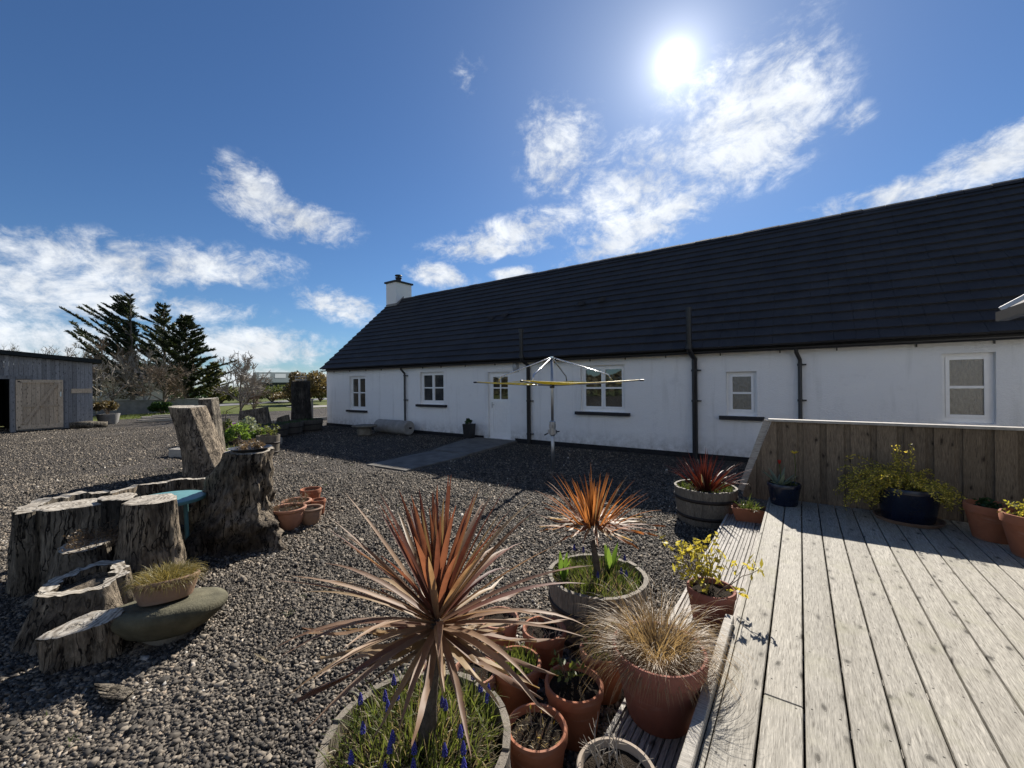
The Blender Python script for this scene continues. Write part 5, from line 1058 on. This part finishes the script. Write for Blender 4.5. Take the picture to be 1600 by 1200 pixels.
# ------------------------------------------------------------------ beyond the yard
T = thing('garden_wall', 'low grey rendered wall beyond the gravel under the conifers', 'wall', (-36, 9, 0))
for i in range(6):
    p0 = Vector((-37.5 + i * 1.5 * .12, 3.0 + i * 1.55, 0)); p1 = p0 + Vector((.18, 1.545, 0)); MB().bar(p0 + Vector((0, 0, .42)), p1 + Vector((0, 0, .42)), .25, .9).build('wall_panel', 'grey_wall', T, world=True)
    MB().bar(p0 + Vector((0, 0, .90)), p1 + Vector((0, 0, .90)), .32, .055).build('coping', 'concrete', T, world=True)
sheet('road', [(-64, 60), (-70, 60), (-47, 14), (-43, 14)], .0, 'asphalt'); sheet('farm_track', [(-36, 17.5), (-33, 30), (-30, 30), (-32.5, 17.0)], .01, 'concrete')
T = thing('kerb_line', 'pale stone kerb along the lawn beyond the planting bed', 'kerb', (-22, 10, 0))
for i in range(8): p0 = Vector((-21 + .25 * i, 7 + i * 1.2, .05)); MB().bar(p0, p0 + Vector((.24, 1.17, 0)), .15, .2).build('kerb_stone', 'concrete', T, world=True)
def building(name, label, loc, rotz, L, W, h, rh, wmat, rmat, cat, wins=(), sky=0):
    T = thing(name, label, cat, loc, rotz); mb = MB(); mb.add([(-L / 2, -W / 2, 0), (L / 2, -W / 2, 0), (L / 2, W / 2, 0), (-L / 2, W / 2, 0), (-L / 2, -W / 2, h), (L / 2, -W / 2, h), (L / 2, W / 2, h), (-L / 2, W / 2, h), (-L / 2, 0, h + rh), (L / 2, 0, h + rh)], [(0, 1, 5, 4), (1, 2, 6, 9, 5), (2, 3, 7, 6), (3, 0, 4, 8, 7)]); mb.build('wall', wmat, T)
    e = .35; z = h - e * rh / (W / 2); mb = MB(); mb.add([(-L / 2 - e, -W / 2 - e, z), (L / 2 + e, -W / 2 - e, z), (L / 2 + e, 0, h + rh), (-L / 2 - e, 0, h + rh), (L / 2 + e, W / 2 + e, z), (-L / 2 - e, W / 2 + e, z)] + [(-L / 2 - e, -W / 2 - e, z + .15), (L / 2 + e, -W / 2 - e, z + .15), (L / 2 + e, 0, h + rh + .15), (-L / 2 - e, 0, h + rh + .15), (L / 2 + e, W / 2 + e, z + .15), (-L / 2 - e, W / 2 + e, z + .15)], [(3, 2, 1, 0), (5, 4, 2, 3), (6, 7, 8, 9), (9, 8, 10, 11), (0, 1, 7, 6), (4, 5, 11, 10), (1, 2, 8, 7), (2, 4, 10, 8), (3, 0, 6, 9), (5, 3, 9, 11)]); rf = mb.build('roof', rmat, T)
    for k in range(sky):
        x0 = -L / 2 + L * (k + .6) / sky * .95; f0, f1 = .35, .8; q = lambda x, f: (x, -W / 2 * (1 - f), h + rh * f + .2); mb = MB(); mb.add([q(x0 - 1, f0), q(x0 + 1, f0), q(x0 + 1, f1), q(x0 - 1, f1)], [(0, 1, 2, 3)]); mb.build('skylight', 'skylight', rf)
    for (x0, z0, ww, wh) in wins: w = MB().box(x0, x0 + ww, -W / 2 - .04, -W / 2 + .05, z0, z0 + wh).build('window', 'upvc', T); MB().box(x0 + .1, x0 + ww - .1, -W / 2 - .055, -W / 2 - .041, z0 + .1, z0 + wh - .1).build('pane', 'window_glass', w)
    return T
building('barn', 'low dark barn with grey green roof and pale skylights far across the road', (-90.5, 43.0, .0), R(62), 9, 8, 2.6, 2.0, 'barn_wall', 'barn_roof', 'barn', sky=3)
building('cream_house', 'cream house half hidden behind the tall conifers', (-62, 13.5, 0), R(75), 10, 7, 2.6, 1.7, 'cream_wall', 'roof_tile', 'house', wins=((-3.6, .8, 1.2, 1.3), (-.5, .8, 1.2, 1.3), (2.6, .8, 1.2, 1.3)))

def spread_tree(T, h, seed, trunk_r, levels, mat_t, mat_b, spread=.8, lean=(0, 0), first=.2, nb=9, up_=.35, thin=.62, forks=1):
    rg = random.Random(seed); tm = MB(); bm_ = MB(); pts = [Vector((0, 0, -.1))]; n = 8; d = Vector((lean[0], lean[1], 1)).normalized()
    for k in range(n): d = (d + rdir(rg) * .10 + Vector((0, 0, .04))).normalized(); pts.append(pts[-1] + d * h * .8 / n)
    tm.tube(pts, [trunk_r * (1 - .85 * k / n) for k in range(n + 1)], 8, False); tm.build('trunk', mat_t, T, True)
    def grow(p, d, L, r, lev):
        m = 4; q = [p]; dd = d
        for k in range(m): dd = (dd + rdir(rg) * .22 + Vector((0, 0, up_ * .25)) + Vector((lean[0], lean[1], 0)) * .10).normalized(); q.append(q[-1] + dd * L / m)
        bm_.tube(q, [r * (1 - .8 * k / m) + .009 for k in range(m + 1)], 4 if lev > 0 else 3, False)
        if lev > 0:
            for k in range(rg.randint(4, 6)):
                i_ = rg.randint(1, m); grow(q[i_], (dd + rdir(rg) * spread).normalized(), L * rg.uniform(.4, .7), r * .5, lev - 1)
    for k in range(nb): f = first + (1 - first) * (k + rg.random() * .6) / nb; i_ = f * n; i0 = min(int(i_), n - 1); p = pts[i0].lerp(pts[i0 + 1], i_ - i0); a = k * 2.4 + rg.uniform(-.4, .4); grow(p, Vector((math.cos(a), math.sin(a), up_ + .3)).normalized(), h * .42 * (1.15 - .6 * f), trunk_r * thin * (1.1 - .7 * f), levels)
    bm_.build('crown', mat_b, T)
def bare(label, px, d, h, seed, r=.09, levels=3, mt='tree_bark', mb_='grey_twig', **k):
    p = ray(px, 600); p = p * (d / p.dot(fw)); T = thing('bare_tree', label, 'tree', (p.x, p.y, 0)); spread_tree(T, h, seed, r, levels, mt, mb_, **k)
def conifer(label, px, d, h, seed, wind=0., mat='conifer_needle', width=.33, dens=1., trunk_r=.2, base=.12, sp=1.):
    p = ray(px, 600); p = p * (d / p.dot(fw)); T = thing('conifer', label, 'tree', (p.x, p.y, 0)); rg = random.Random(seed); wv = -rt * wind
    tm = MB(); n = 10; pts = [Vector((0, 0, -.1)) + Vector((0, 0, h * k / n)) + wv * (.04 * h * (k / n) ** 2) * .3 for k in range(n + 1)]; tm.tube(pts, [trunk_r * (1 - .92 * k / n) for k in range(n + 1)], 9); tm.build('trunk', 'tree_bark', T, True)
    lm = MB(); nd = MB(); N = int(74 * dens)
    for k in range(N):
        f = base + (1 - base) * (k + rg.random()) / N; z = h * f; a = k * 2.4 + rg.uniform(-.3, .3); prof = width * h * (1 - f) ** .75 * (.55 + .5 * min(1, f * 2.4)) * rg.uniform(.25, 1.5) * sp
        out = Vector((math.cos(a), math.sin(a), 0)); side = out.dot(wv.normalized()) if wind else 0; L = max(.25, prof * (1 + .55 * wind * side)); d_ = (out + Vector((0, 0, rg.uniform(.05, .45) + .35 * wind * max(0, side))) + wv * .75 + Vector((0, 0, .45 * abs(wind)))).normalized(); q = pts[min(int(f * n), n - 1)].lerp(pts[min(int(f * n) + 1, n)], f * n - int(f * n)); P = [q]; m = 6
        for j in range(m): d_ = (d_ + Vector((0, 0, .05)) + rdir(rg) * .07 + wv * .05).normalized(); q = q + d_ * L / m; P.append(q)
        lm.tube(P, [.035 * (1 - .8 * j / m) * (h / 9) + .004 for j in range(m + 1)], 4, False)
        tw = int(14 + L * 22)
        for t_ in range(tw):
            g_ = .22 + .78 * rg.random() ** .8; i_ = g_ * m; i0 = min(int(i_), m - 1); b = P[i0].lerp(P[i0 + 1], i_ - i0); sd = d_.cross(Vector((0, 0, 1))).normalized() * rg.choice((-1, 1)); td = (d_ * rg.uniform(.4, 1.) + sd * rg.uniform(.2, 1.) + Vector((0, 0, rg.uniform(-.2, .35)))).normalized(); tl = rg.uniform(.25, .6) * (1.25 - .6 * g_) * (h / 9)
            for s_ in range(7):
                c = b + td * tl * (s_ + rg.random()) / 7; a_ = (td + rdir(rg) * .55).normalized() * rg.uniform(.09, .17); nd.dia(c, a_, a_.cross(rdir(rg)).normalized() * .036)
    lm.build('limbs', 'tree_bark', T); tag(nd.build('needles', mat, T), kind='stuff'); return T
conifer('tallest windswept dark conifer with limbs streaming one way', 207, 34, 9.3, 2, 1.25, dens=1.15, width=.46)
conifer('thin topped conifer between the two dense ones', 258, 36, 9.0, 5, .55, dens=1.0, width=.42)
conifer('dense dark conifer with wide layered skirts', 291, 32, 7.3, 8, -.3, dens=1.45, width=.50)
conifer('olive green low conifer leaning out from the dark group', 335, 35, 3.9, 11, -.3, 'conifer_olive', .5, .8, .12)
p = ray(478, 600); p = p * (40 / p.dot(fw)); leafball('round_tree', 'rounded brownish feathery tree beside the cottage gable', (p.x, p.y, 0), 2.5, 2.0, 5200, 'brown_needle', 14, .16, 'tree', clump=26)
bare('wide bare grey tree rising behind the shed roof', 98, 37, 5.6, 21, .14, 3, spread=.9)
bare('bare brown tree in front of the tallest conifer', 176, 29, 5.0, 22, .09, 3, mb_='brown_twig', spread=.8)
bare('pale stemmed bare tree by the garden wall', 226, 29, 4.2, 23, .07, 3, 'pale_bark', spread=.75)
bare('leaning pale bare sapling near the shed corner', 152, 25, 3.4, 24, .05, 2, 'pale_bark', lean=(.15, -.1), spread=.7)
bare('open bare fruit tree on the lawn', 376, 24, 3.6, 25, .08, 3, mb_='grey_twig', spread=.95, first=.15)
bare('small bushy bare shrub tree beside the fruit tree', 396, 27, 2.3, 26, .05, 3, mb_='brown_twig', spread=.95, first=.08)
bare('tiny far bare tree above the shed roof line', 12, 62, 8.4, 27, .12, 3)
bare('bare tangled tree before the dense conifer', 255, 28, 3.6, 28, .06, 3, mb_='brown_twig', spread=.9, first=.1)
for k, (px, d, r_, h, m, lab) in enumerate(((345, 44, 2.2, 1.0, 'hedge_leaf', 'olive bush at the start of the roadside hedge'), (385, 46, 2.4, .95, 'hedge_leaf', 'rounded green bush midway along the roadside hedge'), (425, 47, 2.4, 1.05, 'hedge_leaf', 'yellow green bush below the far barn'), (455, 45, 2.0, .9, 'brown_needle', 'brown bush beside the broad conifer'), (252, 27.5, .7, .45, 'box_leaf', 'dark low bush at the foot of the garden wall'), (300, 40, 2.2, .9, 'box_leaf', 'dark bush under the dense conifer'), (500, 47, 1.6, .8, 'hedge_leaf', 'green bush next to the cottage gable'), (190, 45, 3., 1.3, 'brown_needle', 'brown thicket before the cream house'))):
    p = ray(px, 600); p = p * (d / p.dot(fw)); leafball('bush', lab, (p.x, p.y, 0), r_, h, 2600, m, 130 + k, .11, 'bush', clump=14)
grass('lawn_tufts', 'yellow green lawn grass between gravel and wall', (-33.0, 9.0, .0), 3.2, .10, 2600, 'grass_green', 140, .8, .6, .03)

# the far tree belt behind the lens, seen only as the dark reflection in the panes
rg = random.Random(77); mb = MB()
for i in range(9000):
    x = rg.uniform(-48, 26); b = 3.2 + 1.6 * mnoise.noise(Vector((x * .16, 0, 4))) + .8 * mnoise.noise(Vector((x * .6, 0, 7))); z = b * rg.random() ** .7; a = rdir(rg) * rg.uniform(.15, .38); mb.dia((x, -32 + rg.uniform(-1.6, 1.6) * (1.1 - z / 6), z), a, a.cross(rdir(rg)).normalized() * .16)
tag(mb.build('tree_belt', 'brown_needle'), 'distant brown tree belt across the yard from the cottage windows', 'trees', kind='stuff')

rg = random.Random(15)
for i, (x, y) in enumerate(((-2.05, 1.35), (-2.5, 1.75), (-1.75, 1.95), (-2.9, 1.2), (-2.2, 2.6), (-3.3, 1.9))):
    mb = MB(); a = rg.uniform(0, 6.28); mb.strip((0, 0, .0), (math.cos(a), math.sin(a), .12), (0, 0, 1), rg.uniform(.16, .30), .012, .28, 6, .3, .5, rg.uniform(-.5, .5)); mb.v = [(p, q, max(z, .0)) for p, q, z in mb.v]
    tag(mb.build('fallen_leaf', 'grass_dead', None, True, loc=(x, y, .024)), 'pale dead cordyline leaf lying on the gravel', 'leaf', 'dead leaves on the gravel')

rg = random.Random(55); mb = MB()
for i in range(70):
    x, y = rg.uniform(-12, -1.5), rg.uniform(-.5, 5.5)
    if math.hypot(x, y) < 1.6: continue
    for k in range(rg.randint(4, 12)):
        a = rg.uniform(0, 6.28); mb.blade((x + rg.uniform(-.02, .02), y + rg.uniform(-.02, .02), .005), (math.cos(a) * .9, math.sin(a) * .9, 1), (-math.sin(a), math.cos(a), 0), rg.uniform(.025, .065), .006, 1.2, 3)
tag(mb.build('weeds', 'grass_green', None, True), 'tiny green weeds sprouting here and there through the gravel', 'weeds', kind='stuff')
